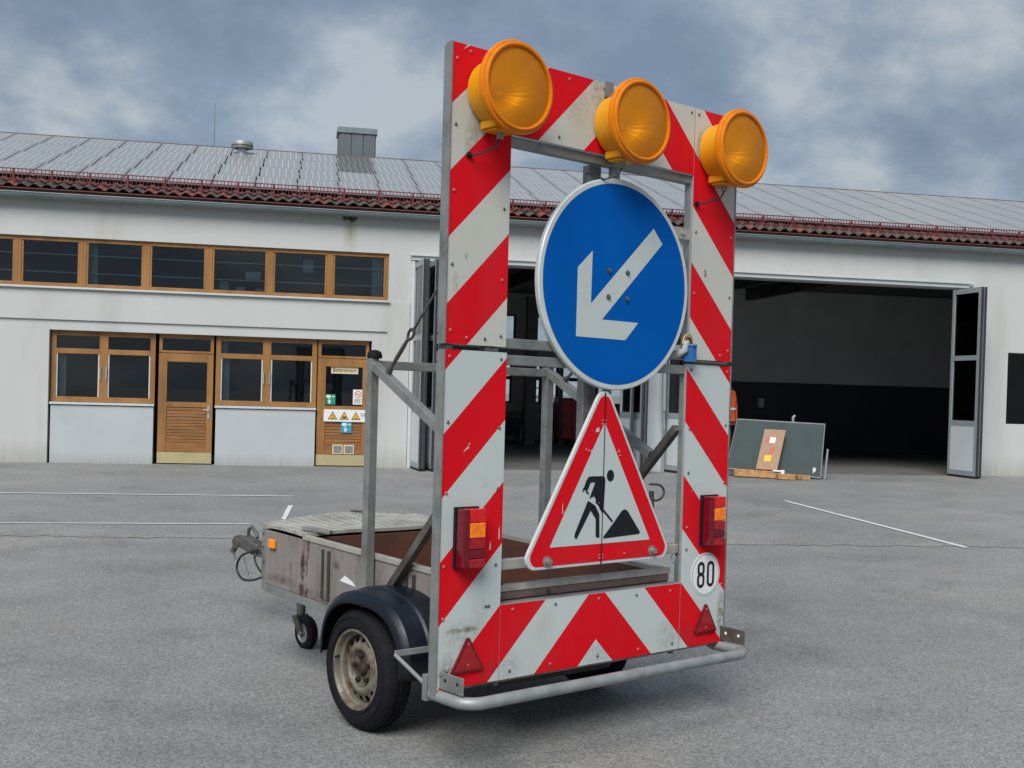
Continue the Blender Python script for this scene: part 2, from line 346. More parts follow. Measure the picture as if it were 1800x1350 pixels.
SOLAR = solar_mat('solar_cells_sky_glare', (0.24, 0.25, 0.252), (0.46, 0.475, 0.475), 0.3)  # sky glare painted into the pale cell and line colours
SOLAR_D = solar_mat('solar_cells_brown_reflection', (0.075, 0.075, 0.07), (0.22, 0.22, 0.20), 0.35)  # darker copy, a brownish reflection painted into the cell colour

def asphalt(name, tone, patch, speck):
    m = bpy.data.materials.new(name); m.use_nodes = True
    nt = m.node_tree; N = nt.nodes; L = nt.links; b = N['Principled BSDF']
    pos = N.new('ShaderNodeNewGeometry').outputs['Position']
    def noise(s, d, r=0.5):
        n = N.new('ShaderNodeTexNoise'); n.inputs['Scale'].default_value = s; n.inputs['Detail'].default_value = d; n.inputs['Roughness'].default_value = r
        L.new(pos, n.inputs['Vector']); return n.outputs['Fac']
    def mr(f, a, c, x, y):
        n = N.new('ShaderNodeMapRange'); L.new(f, n.inputs[0])
        for i, v in enumerate((a, c, x, y)): n.inputs[i + 1].default_value = v
        return n.outputs[0]
    def mul(a, c):
        n = N.new('ShaderNodeMath'); n.operation = 'MULTIPLY'; L.new(a, n.inputs[0]); L.new(c, n.inputs[1]); return n.outputs[0]
    f = mul(mr(noise(0.22, 6, 0.65), 0.32, 0.68, 0.82, 1.16), mr(noise(1.6, 8, 0.7), 0.3, 0.7, 0.90, 1.09))
    f = mul(f, mr(noise(0.9, 9, 0.75), 0.35, 0.47, 0.80, 1.0))
    v = N.new('ShaderNodeTexVoronoi'); v.inputs['Scale'].default_value = 125; L.new(pos, v.inputs['Vector'])
    grain = N.new('ShaderNodeSeparateXYZ'); L.new(v.outputs['Color'], grain.inputs[0])
    f = mul(f, mr(grain.outputs[0], 0, 1, 1 - speck, 1 + speck))
    f = mul(f, mr(noise(38, 3, 0.6), 0.3, 0.7, 0.95, 1.05))
    mu = N.new('ShaderNodeMix'); mu.data_type = 'RGBA'; mu.blend_type = 'MULTIPLY'; mu.inputs[0].default_value = 1
    mp = N.new('ShaderNodeMix'); mp.data_type = 'RGBA'; L.new(mr(noise(0.35, 4, 0.55), 0.5, 0.72, 0, 1), mp.inputs[0])
    mp.inputs[6].default_value = (*tone, 1); mp.inputs[7].default_value = (*patch, 1)
    L.new(mp.outputs[2], mu.inputs[6]); L.new(f, mu.inputs[7])
    L.new(mu.outputs[2], b.inputs['Base Color'])
    b.inputs['Roughness'].default_value = 0.85
    bp = N.new('ShaderNodeBump'); bp.inputs['Strength'].default_value = 0.4; bp.inputs['Distance'].default_value = 0.003
    L.new(v.outputs['Distance'], bp.inputs['Height']); L.new(bp.outputs[0], b.inputs['Normal'])
    return m
ASPH = asphalt('old_grey_asphalt', (0.202, 0.206, 0.202), (0.236, 0.230, 0.214), 0.42)
ASPH_L = asphalt('patched_joint', (0.235, 0.232, 0.22), (0.15, 0.15, 0.147), 0.6)

# ------------------------------------------------------------------ mesh helpers
def perp(d):
    d = d.normalized()
    a = Vector((0, 0, 1)) if abs(d.z) < 0.9 else Vector((1, 0, 0))
    u = d.cross(a).normalized()
    return u, d.cross(u).normalized()

class MB:
    def __init__(s): s.v = []; s.f = []; s.m = []
    def add(s, vs, fs, mi=0):
        o = len(s.v); s.v += [tuple(p) for p in vs]; s.f += [tuple(i + o for i in f) for f in fs]; s.m += [mi] * len(fs); return s
    def box(s, x0, x1, y0, y1, z0, z1, mi=0):
        vs = [(x0, y0, z0), (x1, y0, z0), (x1, y1, z0), (x0, y1, z0), (x0, y0, z1), (x1, y0, z1), (x1, y1, z1), (x0, y1, z1)]
        return s.add(vs, [(0, 3, 2, 1), (4, 5, 6, 7), (0, 1, 5, 4), (1, 2, 6, 5), (2, 3, 7, 6), (3, 0, 4, 7)], mi)
    def beam(s, p, q, w, h, side=None, mi=0):
        """square bar from p to q; w along `side`, h across"""
        p, q = Vector(p), Vector(q); d = (q - p).normalized()
        if side is None: u, v = perp(d)
        else:
            u = Vector(side); u = (u - d * u.dot(d)).normalized(); v = d.cross(u).normalized()
        vs = [e + u * a * w / 2 + v * b * h / 2 for e in (p, q) for a, b in ((-1, -1), (1, -1), (1, 1), (-1, 1))]
        return s.add(vs, [(0, 1, 2, 3)[::-1], (4, 5, 6, 7), (0, 1, 5, 4), (1, 2, 6, 5), (2, 3, 7, 6), (3, 0, 4, 7)], mi)
    def tube(s, pts, r, n=10, mi=0, closed=False, cap=True):
        pts = [Vector(p) for p in pts]; k = len(pts); rs = r if isinstance(r, (list, tuple)) else [r] * k
        vs = []; prev = None
        for i, p in enumerate(pts):
            a = pts[(i - 1) % k] if (closed or i) else p; c = pts[(i + 1) % k] if (closed or i < k - 1) else p
            d = (c - a).normalized()
            if prev is None: u, v = perp(d)
            else:
                u = (prev - d * prev.dot(d)).normalized(); v = d.cross(u)
            prev = u
            vs += [p + (u * math.cos(2 * PI * j / n) + v * math.sin(2 * PI * j / n)) * rs[i] for j in range(n)]
        fs = []
        for i in range(k if closed else k - 1):
            i2 = (i + 1) % k
            for j in range(n):
                fs.append((i * n + j, i * n + (j + 1) % n, i2 * n + (j + 1) % n, i2 * n + j))
        if cap and not closed:
            fs.append(tuple(range(n))[::-1]); fs.append(tuple(range((k - 1) * n, k * n)))
        return s.add(vs, fs, mi)
    def lathe(s, c, axis, prof, n=40, mi=0):
        """prof: (radius, distance along axis)"""
        c = Vector(c); d = Vector(axis).normalized(); u, v = perp(d)
        vs = []
        for r, t in prof:
            vs += [c + d * t + (u * math.cos(2 * PI * j / n) + v * math.sin(2 * PI * j / n)) * max(r, 1e-5) for j in range(n)]
        fs = []
        for i in range(len(prof) - 1):
            for j in range(n):
                fs.append((i * n + j, i * n + (j + 1) % n, (i + 1) * n + (j + 1) % n, (i + 1) * n + j))
        return s.add(vs, fs, mi)
    def prism(s, poly, o, ux, uy, depth, mi=0, back=True):
        """2D polygon in plane (o, ux, uy), extruded by `depth` along the plane's back side"""
        o, ux, uy = Vector(o), Vector(ux), Vector(uy); nn = uy.cross(ux).normalized()
        a = [o + ux * x + uy * y for x, y in poly]; b = [p + nn * depth for p in a]; k = len(a)
        fs = [tuple(range(k))]
        if depth: fs += [tuple(range(k, 2 * k))[::-1]] + [(i, i + k, (i + 1) % k + k, (i + 1) % k) for i in range(k)]
        return s.add(a + (b if depth else []), fs, mi)
    def stroke(s, path, w, o, ux, uy, depth=0.0, closed=False, mi=0):
        o, ux, uy = Vector(o), Vector(ux), Vector(uy); k = len(path); L = []; R = []
        for i, (x, y) in enumerate(path):
            a = path[(i - 1) % k] if (closed or i) else path[i]; c = path[(i + 1) % k] if (closed or i < k - 1) else path[i]
            dx, dy = c[0] - a[0], c[1] - a[1]; l = math.hypot(dx, dy) or 1
            nx, ny = -dy / l * w / 2, dx / l * w / 2
            L.append((x + nx, y + ny)); R.append((x - nx, y - ny))
        for i in range(k if closed else k - 1):
            j = (i + 1) % k
            s.prism([L[i], L[j], R[j], R[i]][::-1], o, ux, uy, depth, mi)
        return s
    def shear(s, k, y0):
        s.v = [(x, y, z + k * (y - y0)) for x, y, z in s.v]; return s
    def build(s, name, mats, parent=None, smooth=None, bevel=0.0, kind=None, label=None, mesh_only=False):
        me = bpy.data.meshes.new(name); me.from_pydata(s.v, [], s.f)
        if not isinstance(mats, (list, tuple)): mats = [mats]
        for m in mats: me.materials.append(m)
        me.polygons.foreach_set('material_index', s.m); me.update()
        bm = bmesh.new(); bm.from_mesh(me); bmesh.ops.recalc_face_normals(bm, faces=bm.faces) if s.recalc else None
        bm.to_mesh(me); bm.free()
        if smooth is not None:
            me.polygons.foreach_set('use_smooth', [True] * len(me.polygons)); me.set_sharp_from_angle(angle=math.radians(smooth))
        if mesh_only: return me
        return put(name, me, parent, bevel, kind, label)
    recalc = True
def put(name, me, parent=None, bevel=0.0, kind=None, label=None, loc=None, rot=None):
    o = bpy.data.objects.new(name, me); COL.objects.link(o)
    if parent: o.parent = parent
    if loc is not None: o.location = loc
    if rot is not None: o.rotation_euler = rot
    if bevel:
        b = o.modifiers.new('bevel', 'BEVEL'); b.width = bevel; b.segments = 2; b.limit_method = 'ANGLE'
    if kind: o['kind'] = kind
    if label: o['label'] = label
    return o
def flat():
    m = MB(); m.recalc = False; return m
def root(name, label, cat, M=None, group=None):
    o = bpy.data.objects.new(name, None); COL.objects.link(o); o.empty_display_size = 0.2
    o['label'] = label; o['category'] = cat
    if group: o['group'] = group
    if M is not None: o.matrix_world = M
    return o
def arc(c, r, a0, a1, n, rz=None):
    return [(c[0] + r * math.cos(a0 + (a1 - a0) * i / n), c[1] + (rz or r) * math.sin(a0 + (a1 - a0) * i / n)) for i in range(n + 1)]
def round_poly(pts, r, n=6):
    """polygon with rounded corners"""
    out = []; k = len(pts)
    for i in range(k):
        p = Vector(pts[i]); a = (Vector(pts[i - 1]) - p); b = (Vector(pts[(i + 1) % k]) - p)
        la, lb = a.length, b.length; a.normalize(); b.normalize()
        ang = a.angle(b); t = r / math.tan(ang / 2); t = min(t, la * 0.49, lb * 0.49)
        p1, p2 = p + a * t, p + b * t; c = p + (a + b).normalized() * (t / math.cos(ang / 2))
        v1, v2 = p1 - c, p2 - c; tot = v1.angle(v2); cr = v1.x * v2.y - v1.y * v2.x
        for j in range(n + 1):
            th = tot * j / n * (1 if cr > 0 else -1)
            out.append((c.x + v1.x * math.cos(th) - v1.y * math.sin(th), c.y + v1.x * math.sin(th) + v1.y * math.cos(th)))
    return out

# ------------------------------------------------------------------ ground
g = flat(); g.add([(-400, -200, 0), (400, -200, 0), (400, 900, 0), (-400, 900, 0)], [(0, 1, 2, 3)])
g.build('asphalt_ground', ASPH, kind='structure')
def strip(p, q, w, z, name, m, rag=0.0, n=1):
    p, q = Vector((*p, z)), Vector((*q, z)); d = (q - p); L = d.length; d.normalize(); s = Vector((-d.y, d.x, 0))
    A = []; Bq = []
    for i in range(n + 1):
        c = p + d * L * i / n
        A.append(c + s * (w / 2 + random.uniform(-rag, rag))); Bq.append(c - s * (w / 2 + random.uniform(-rag, rag)))
    k = n + 1
    g = flat(); g.add(A + Bq, [(i, i + k, i + 1 + k, i + 1) for i in range(n)])
    o = g.build(name, m, kind='structure'); return o
strip((-9, 10.35), (9.5, 12.75), 0.26, 0.004, 'patched_pavement_joint', ASPH_L, 0.07, 160)
strip((-7.5, 14.6), (-2.9, 15.4), 0.075, 0.008, 'road_marking', PAINT_W, 0.004, 30)
strip((-2.70, 14.2), (-2.49, 12.7), 0.055, 0.008, 'road_marking', PAINT_W, 0.004, 8)
strip((-6.5, 11.45), (-2.74, 12.2), 0.055, 0.008, 'road_marking', PAINT_W, 0.006, 30)
strip((4.03, 16.81), (4.75, 11.9), 0.07, 0.008, 'road_marking', PAINT_W, 0.004, 30)

# ------------------------------------------------------------------ workshop building (local: x along the front, y into the building, z up)
BYAW = 0.2020
D0 = 21.58
BM = Matrix.Rotation(BYAW, 4, 'Z') @ Matrix.Translation((0, D0, 0))
bld = root('workshop_building', 'long white rendered workshop with timber windows, open folding gates and solar panels on its roof', 'building', BM)
S0, S1, DEP = -10.5, 19.5, 13.2
def wall_grid(s0, s1, z0, z1, holes, y0, y1, name, m, parent, rev=0.0):
    xs = sorted({s0, s1, *[h[0] for h in holes], *[h[1] for h in holes]}); zs = sorted({z0, z1, *[h[2] for h in holes], *[h[3] for h in holes]})
    xs = [x for x in xs if s0 <= x <= s1]; zs = [z for z in zs if z0 <= z <= z1]
    def solid(i, j):
        if not (0 <= i < len(xs) - 1 and 0 <= j < len(zs) - 1): return False
        cx, cz = (xs[i] + xs[i + 1]) / 2, (zs[j] + zs[j + 1]) / 2
        return not any(h[0] < cx < h[1] and h[2] < cz < h[3] for h in holes)
    w = flat()
    for i in range(len(xs) - 1):
        for j in range(len(zs) - 1):
            if not solid(i, j): continue
            a, b, c, d = xs[i], xs[i + 1], zs[j], zs[j + 1]
            w.add([(a, y0, c), (b, y0, c), (b, y0, d), (a, y0, d)], [(0, 1, 2, 3)])
            w.add([(a, y1, c), (b, y1, c), (b, y1, d), (a, y1, d)], [(3, 2, 1, 0)])
            if not solid(i - 1, j): w.add([(a, y0, c), (a, y0, d), (a, y1, d), (a, y1, c)], [(0, 1, 2, 3)])
            if not solid(i + 1, j): w.add([(b, y0, c), (b, y1, c), (b, y1, d), (b, y0, d)], [(0, 1, 2, 3)])
            if not solid(i, j - 1): w.add([(a, y0, c), (a, y1, c), (b, y1, c), (b, y0, c)], [(0, 1, 2, 3)])
            if not solid(i, j + 1): w.add([(a, y0, d), (b, y0, d), (b, y1, d), (a, y1, d)], [(0, 1, 2, 3)])
    return w.build(name, m, parent)
UP = (-5.60, 2.0, 3.12, 4.0)
holes = [UP, (-3.96, 1.72, 0.0, 2.36), (2.48, 6.95, 0, 3.88), (7.52, 13.9, 0, 3.88), (15.0, 17.6, 1.1, 2.6)]
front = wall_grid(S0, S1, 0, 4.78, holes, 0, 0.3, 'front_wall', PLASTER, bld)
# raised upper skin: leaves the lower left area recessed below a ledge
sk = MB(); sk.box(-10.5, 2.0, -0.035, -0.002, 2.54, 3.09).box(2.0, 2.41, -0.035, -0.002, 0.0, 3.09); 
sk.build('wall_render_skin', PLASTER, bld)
m = MB(); random.seed(11)
for k in range(9):
    a = random.uniform(1.13, 1.36); m.lathe((a, -.01, 4.60 - abs(a - 1.25) * -.1 + random.uniform(-.04, .03)), (0, -1, 0), [(0.03, 0), (.026, .02), (.012, .035), (0, .04)], 8)
m.build('broken_plaster_patch', STEEL_D, bld, smooth=60)
random.seed(7)
back_holes = [(5.6, 7.12, 2.87, 3.85), (7.52, 9.0, 2.87, 3.85), (9.2, 10.6, 2.87, 3.85), (5.9, 7.04, 1.15, 2.45), (7.56, 7.96, 1.15, 2.45), (8.06, 8.5, 1.15, 2.45), (8.6, 9.62, 1.15, 2.45), (9.76, 10.7, 1.15, 2.45)]
wall_grid(S0, S1, 0, 4.78, back_holes, DEP - 0.3, DEP, 'rear_wall', IN_GREY, bld)
m = MB(); m.box(S0, S0 + 0.3, 0.3, DEP - 0.3, 0, 4.78); m.build('end_wall', PLASTER, bld)
m = MB(); m.box(S1 - 0.3, S1, 0.3, DEP - 0.3, 0, 4.78); m.build('end_wall', PLASTER, bld)
# gables
for xx in (S0 + 0.15, S1 - 0.15):
    m = MB(); m.prism([(0, 0), (DEP, 0), (DEP / 2, 2.13)], (xx, 0, 4.6), (0, 1, 0), (0, 0, 1), 0.25); m.build('gable_wall', PLASTER, bld)
m = MB(); m.box(2.1, 2.3, 0.3, DEP - 0.3, 0.004, 4.5); m.build('partition_wall', IN_GREY, bld)
m = MB(); m.box(7.15, 7.35, 0.3, 1.7, 0.004, 4.5); m.build('partition_wall', IN_GREY, bld)
# right bay: rear partition, grey above navy dado
m = MB(); m.box(9.9, 19.2, 8.3, 8.5, 1.95, 4.5, 0).box(9.9, 19.2, 8.29, 8.51, 0.004, 1.95, 1); m.build('partition_wall', [IN_GREY, IN_NAVY], bld)
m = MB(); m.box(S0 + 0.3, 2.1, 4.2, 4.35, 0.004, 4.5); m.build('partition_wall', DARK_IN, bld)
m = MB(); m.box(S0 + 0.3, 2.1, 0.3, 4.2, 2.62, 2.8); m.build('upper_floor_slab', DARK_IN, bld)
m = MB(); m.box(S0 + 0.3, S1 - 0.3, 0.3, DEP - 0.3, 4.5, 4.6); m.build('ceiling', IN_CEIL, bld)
m = flat(); m.add([(2.3, 0, .004), (S1 - 0.3, 0, .004), (S1 - 0.3, DEP - 0.3, .004), (2.3, DEP - 0.3, .004)], [(0, 1, 2, 3)]); m.build('hall_floor', CONC, bld)
# ceiling beams seen in the right bay and centre bay
for x in (4.2, 5.9, 9.4, 11.0, 12.6):
    m = MB(); m.box(x, x + 0.14, 0.4, DEP - 0.5, 4.18, 4.5); m.build('ceiling_beam', STEEL_D, bld)
m = MB(); m.box(6.85, 7.15, 10.0, 10.3, 0.004, 4.18); m.build('hall_column', IN_CEIL, bld)
# base strip, lintels
m = MB(); m.box(2.41, 7.06, -0.06, -0.002, 3.90, 4.0).box(7.42, 14.0, -0.06, -0.002, 3.90, 4.0); m.build('lintel_trim', TRIM_G, bld)
m = MB(); m.box(2.38, 7.10, -0.10, -0.062, 3.98, 4.04).box(7.38, 14.1, -0.10, -0.062, 3.98, 4.04); m.build('lintel_drip_edge', TRIM_G, bld)
for a in (2.42, 6.95, 7.46, 13.9):
    m = MB(); m.box(a, a + 0.06, -0.055, 0.32, 0.0, 3.88); m.build('gate_jamb', TRIM_G, bld)
m = MB(); m.box(7.03, 7.42, -0.05, -0.002, 0, 3.88); m.build('gate_pier_cladding', GATE_W, bld)

# --- upper window ribbon
def timber(parent, bars, name='frame', y0=0.05, y1=0.13, mt=None, bevel=0.004):
    m = MB()
    for a, b, c, d in bars: m.box(a, b, y0, y1, c, d)
    return m.build(name, mt or WOOD, parent, bevel=bevel)
for i in range(7):
    a = 2.0 - 1.086 * (i + 1); b = a + 1.086
    win = timber(bld, [(a, a + 0.055, UP[2], UP[3]), (b - 0.055, b, UP[2], UP[3]), (a + .0551, b - .0551, UP[3] - 0.075, UP[3]), (a + .0551, b - .0551, UP[2], UP[2] + 0.07)], 'window')
    for u, v in ((a + .056, a + .09), (b - .09, b - .056)): timber(win, [(u, v, UP[2] + .072, UP[3] - .077)], 'sash', 0.06, 0.12)
    m = MB(); m.box(a + .09, b - .09, 0.085, 0.092, UP[2] + .071, UP[3] - .076); m.build('pane', GLASS, win)
    m = MB(); m.box(a + .09, b - .09, 0.16, 0.20, 3.70, 3.715).box(a + .09, b - .09, 0.16, 0.20, 3.385, 3.40); m.build('inner_rail', BORDER_F, win)
m = MB(); m.box(-5.62, 2.02, -0.09, 0.05, 3.085, 3.118); m.build('window_sill', TRIM_G, bld)
def curtain(x0, x1, z0, z1, y, mt=None):
    m = flat(); n = int((x1 - x0) / .012) + 2; vs = [(x0 + (x1 - x0) * i / n, y + .014 * math.sin(i * 1.35), z) for z in (z0, z1) for i in range(n + 1)]
    m.add(vs, [(i, i + 1, i + n + 2, i + n + 1) for i in range(n)]); m.build('curtain', mt or BOX_W, bld, smooth=70)
curtain(1.70, 1.90, 3.18, 3.92, .22); curtain(-3.45, -3.2, 3.18, 3.92, .22); curtain(-1.0, -.86, 1.18, 1.95, .22, IN_GREY); curtain(-1.0, -.9, 2.04, 2.27, .22, IN_GREY); curtain(-3.84, -3.7, 1.18, 1.95, .22, IN_GREY)
# lower windows and doors
ly0, ly1 = 0.10, 0.18
def light(parent, a, b, c, d, nm='pane'):
    m = MB(); m.box(a, b, ly0 + 0.035, ly0 + 0.042, c, d); return m.build(nm, GLASS, parent)
def lower_window(a, b):
    mid = (a + b) / 2
    w = timber(bld, [(a, a + 0.09, 1.09, 2.36), (b - 0.09, b, 1.09, 2.36), (mid - 0.075, mid + 0.075, 1.09, 2.36),
                     (a + .0901, mid - .0751, 2.27, 2.36), (mid + .0751, b - .0901, 2.27, 2.36),
                     (a + .0901, mid - .0751, 1.95, 2.04), (mid + .0751, b - .0901, 1.95, 2.04),
                     (a + .0901, mid - .0751, 1.09, 1.18), (mid + .0751, b - .0901, 1.09, 1.18)], 'window', ly0, ly1)
    for p, q in ((a + .09, mid - .075), (mid + .075, b - .09)):
        light(w, p, q, 2.04, 2.27); light(w, p, q, 1.18, 1.95)
        for u in (p, q - .02):
            m = MB(); m.box(u, u + 0.02, ly0 + .01, ly0 + .034, 1.18, 1.95); m.build('sash_edge', TRIM_G, w)
    m = MB(); m.box(mid - .06, mid - .045, ly0 - 0.03, ly0, 1.5, 1.72).box(mid + .045, mid + .06, ly0 - 0.03, ly0, 1.5, 1.72); m.build('handle', ALU, w)
    m = MB(); m.box(a + .02, b - .01, 0.03, 0.22, 0.0, 1.03); m.build('infill_panel', PLASTER_L, bld)
    m = MB(); m.box(a, b, 0.0, 0.20, 1.045, 1.085); m.build('window_sill', BORDER_F, bld)
lower_window(-1.10, 0.72)
lower_window(-3.94, -2.16)
def door(a, b, hinge_right, full):
    tr = timber(bld, [(a - .0, a + 0.06, 2.02, 2.36), (b - 0.06, b, 2.02, 2.36), (a + .0601, b - .0601, 2.28, 2.36), (a + .0601, b - .0601, 2.02, 2.06)], 'transom_window', ly0, ly1)
    light(tr, a + .06, b - .06, 2.06, 2.28)
    d = timber(bld, [(a, a + 0.15, 0.22, 2.01), (b - 0.11, b, 0.22, 2.01), (a + .1501, b - .1101, 1.86, 2.01), (a + .1501, b - .1101, 1.04, 1.13)], 'door', ly0 - .01, ly1 - .02)
    light(d, a + .15, b - .11, 1.13, 1.86)
    for k in range(11):
        z = 0.40 + k * 0.0577
        m = MB(); m.box(a + .152, b - .112, ly0 + 0.004 * (k % 2), ly0 + 0.03, z, z + 0.050); m.build('slat', WOOD_D, d, bevel=0.004)
    m = MB(); m.box(a + .151, b - .111, ly0 + .03, ly0 + .045, 0.22, 1.04); m.build('back_panel', WOOD_D, d)
    m = MB(); m.box(a + .152, b - .112, ly0 + .0, ly0 + .029, 0.225, 0.395); m.build('slat', WOOD_D, d)
    m = MB(); m.box(a + 0.005, b - 0.005, ly0 - .018, ly0 - .011, 0.02, 0.215).box(a, b, ly0 - .01, ly1 - .02, 0.02, 0.219); m.build('kick_plate', KICK, d)
    return d
bd = door(0.74, 1.68, False, True)
o = MB(); o.box(1.60, 1.64, 0.078, 0.089, 0.86, 1.06).tube([(1.62, 0.08, 1.0), (1.62, 0.035, 1.0), (1.53, 0.03, 1.0)], 0.009, 8); o.build('handle', ALU, bd)
ld = door(-2.10, -1.14, True, True)
o = MB(); o.box(-1.23, -1.19, 0.078, 0.089, 0.84, 1.08).tube([(-1.21, 0.08, 1.0), (-1.21, 0.035, 1.0), (-1.30, 0.03, 1.0)], 0.009, 8); o.build('handle', ALU, ld)
# signs on the door
def text_mesh(body, size, name, mt, parent, loc, sx=1.0, depth=0.0008):
    cu = bpy.data.curves.new(name, 'FONT'); cu.body = body; cu.size = size; cu.align_x = 'CENTER'; cu.align_y = 'CENTER'; cu.extrude = depth; cu.offset = size * .008
    ob = bpy.data.objects.new(name, cu); COL.objects.link(ob)
    dg = bpy.context.evaluated_depsgraph_get(); me = bpy.data.meshes.new_from_object(ob.evaluated_get(dg))
    bpy.data.objects.remove(ob); me.materials.clear(); me.materials.append(mt)
    o = put(name, me, parent); o.location = loc; o.rotation_euler = (PI / 2, 0, 0); o.scale = (sx, 1, 1); return o
UX, UZ = (1, 0, 0), (0, 0, 1)
yv = 0.125   # just in front of the pane
sg = MB(); sg.box(0.985, 1.485, yv - 0.008, yv, 1.735, 1.865); sg = sg.build('name_plate', LABEL_C, bd)
text_mesh('Batterieraum', 0.108, 'lettering', BLACK_F, sg, (1.235, yv - 0.0092, 1.80), 0.78)
def green_sign(x0, x1, z0, z1, y, mt, nm):
    s = MB(); s.box(x0, x1, y - 0.004, y, z0, z1); s = s.build(nm, mt, bd)
    w, h = x1 - x0, z1 - z0; m = flat()
    m.prism([(x0 + w * a, z0 + h * b) for a, b in ((.12, .66), (.52, .66), (.56, .8), (.5, .92), (.16, .92), (.08, .8))], (0, y - 0.0052, 0), UX, UZ, 0)
    m.prism([(x0 + w * a, z0 + h * b) for a, b in ((.25, .40), (.6, .40), (.5, .22), (.5, .08), (.35, .08), (.35, .22))], (0, y - 0.0052, 0), UX, UZ, 0)
    m.prism([(x0 + w * a, z0 + h * b) for a, b in ((.68, .74), (.92, .74), (.92, .84), (.68, .84))], (0, y - 0.0052, 0), UX, UZ, 0)
    m.prism([(x0 + w * a, z0 + h * b) for a, b in ((.36, .46), (.44, .46), (.44, .62), (.36, .62))], (0, y - 0.0052, 0), UX, UZ, 0)
    m.build('pictogram', LABEL_W, s)
green_sign(0.885, 1.075, 1.155, 1.345, yv, GREEN_S, 'eyewash_sign')
green_sign(1.19, 1.385, 0.635, 0.83, 0.08, TEAL_S, 'eyewash_sign')
sg = MB(); sg.box(1.40, 1.585, yv - 0.004, yv, 1.165, 1.445); sg = sg.build('no_smoking_sign', LABEL_W, bd)
m = flat(); m.stroke(arc((1.4925, 1.355), 0.058, 0, 2 * PI, 24)[:-1], 0.014, (0, yv - .0052, 0), UX, UZ, 0, True); m.stroke([(1.452, 1.396), (1.533, 1.314)], 0.012, (0, yv - .0054, 0), UX, UZ)
m.build('prohibition_ring', LABEL_R, sg)
m = flat()
m.stroke([(1.46, 1.35), (1.51, 1.35)], 0.014, (0, yv - .0050, 0), UX, UZ); m.stroke([(1.515, 1.352), (1.525, 1.38)], 0.006, (0, yv - .0050, 0), UX, UZ)
for k in range(4): m.stroke([(1.425, 1.262 - k * .022), (1.56 - .02 * (k % 2), 1.262 - k * .022)], 0.008, (0, yv - .0050, 0), UX, UZ)
m.build('sign_print', BLACK_F, sg)
sg = MB(); sg.box(0.865, 1.63, 0.070, 0.083, 0.84, 1.065); sg = sg.build('warning_sign_strip', LABEL_W, bd)
for i, cxx in enumerate((1.03, 1.245, 1.46)):
    m = flat(); tri = [(cxx - .088, .877), (cxx + .088, .877), (cxx, 1.03)]; m.prism(tri, (0, .0688, 0), UX, UZ, 0, 0)
    m.prism([(cxx + (x - cxx) * .76, .928 + (z - .928) * .76) for x, z in tri], (0, .0680, 0), UX, UZ, 0, 1)
    if i == 0: m.stroke([(cxx - .03, .94), (cxx, .965), (cxx + .03, .925)], .012, (0, .0675, 0), UX, UZ, 0, False, 0); m.stroke([(cxx - .03, .905), (cxx + .04, .905)], .014, (0, .0675, 0), UX, UZ)
    if i == 1: m.prism([(cxx - .032, .9), (cxx + .032, .9), (cxx + .032, .935), (cxx - .032, .935)], (0, .0675, 0), UX, UZ, 0, 0); m.stroke([(cxx - .02, .94), (cxx - .02, .95)], .012, (0, .0675, 0), UX, UZ); m.stroke([(cxx + .02, .94), (cxx + .02, .95)], .012, (0, .0675, 0), UX, UZ)
    if i == 2: m.stroke([(cxx - .04, .905), (cxx + .035, .905)], .012, (0, .0675, 0), UX, UZ); m.stroke([(cxx + .03, .93), (cxx - .02, .945), (cxx + .01, .965)], .008, (0, .0675, 0), UX, UZ)
    m.build('warning_triangle', [BLACK_F, LABEL_Y], sg)
for a in (1.04, 1.25):
    m = MB(); m.box(a, a + 0.19, 0.082, 0.089, 0.235, 0.41, 0).box(a + .02, a + .17, 0.078, 0.0815, 0.255, 0.39, 1); m.build('vent_grille', [LABEL_C, GALV], bd)
# things on shelves behind the upper panes
for x, z, w, h, c, lab in ((-1.08, 3.14, .16, .22, BOX_W, 'pale grey box at the left end behind the upper window'), (-0.78, 3.14, .16, .14, BOX_W, 'small grey box second from the left behind the upper window'),
                      (-0.62, 3.42, .28, .15, BOX_W, 'flat grey box on the shelf rail behind the upper window'), (-0.42, 3.14, .14, .12, BOX_W, 'low grey box beside the mullion behind the upper window')):
    m = MB(); m.box(x, x + w, .28, .44, z, z + h)
    o = m.build('storage_box', c, None, bevel=.004); o.matrix_world = BM; o['label'] = lab; o['category'] = 'box'; o['group'] = 'boxes behind the upper window'
m = MB(); m.box(-10.2, 2.1, .3, .5, 3.06, 3.115).box(-.7, -.3, .26, .46, 3.40, 3.415); m.build('inner_shelf', DARK_IN, bld)
m = MB(); m.box(0.42, 0.62, 0.30, .42, 3.60, 3.86); o = m.build('ceiling_lamp', BOX_W, None, bevel=.02); o.matrix_world = BM; o['label'] = 'white box lamp hanging behind the middle upper window'; o['category'] = 'lamp'

# --- roof
EV_Y, EV_Z, TAN = -0.15, 4.865, 0.319
RA = math.atan(TAN)
def rz(y): return EV_Z + (y - EV_Y) * TAN
RID = 6.45
roof = MB(); t = 0.16
roof.prism([(EV_Y + .05, EV_Z - .06), (RID, rz(RID) - .045), (DEP + .4, EV_Z - .06), (DEP + .4, EV_Z - .2), (RID, rz(RID) - .2), (0.35, 4.79), (EV_Y + .05, 4.79 - .04)], (S0 - .3, 0, 0), (0, 1, 0), (0, 0, 1), -(S1 - S0 + .6))
roof = roof.build('roof', [ROOF_U], bld)
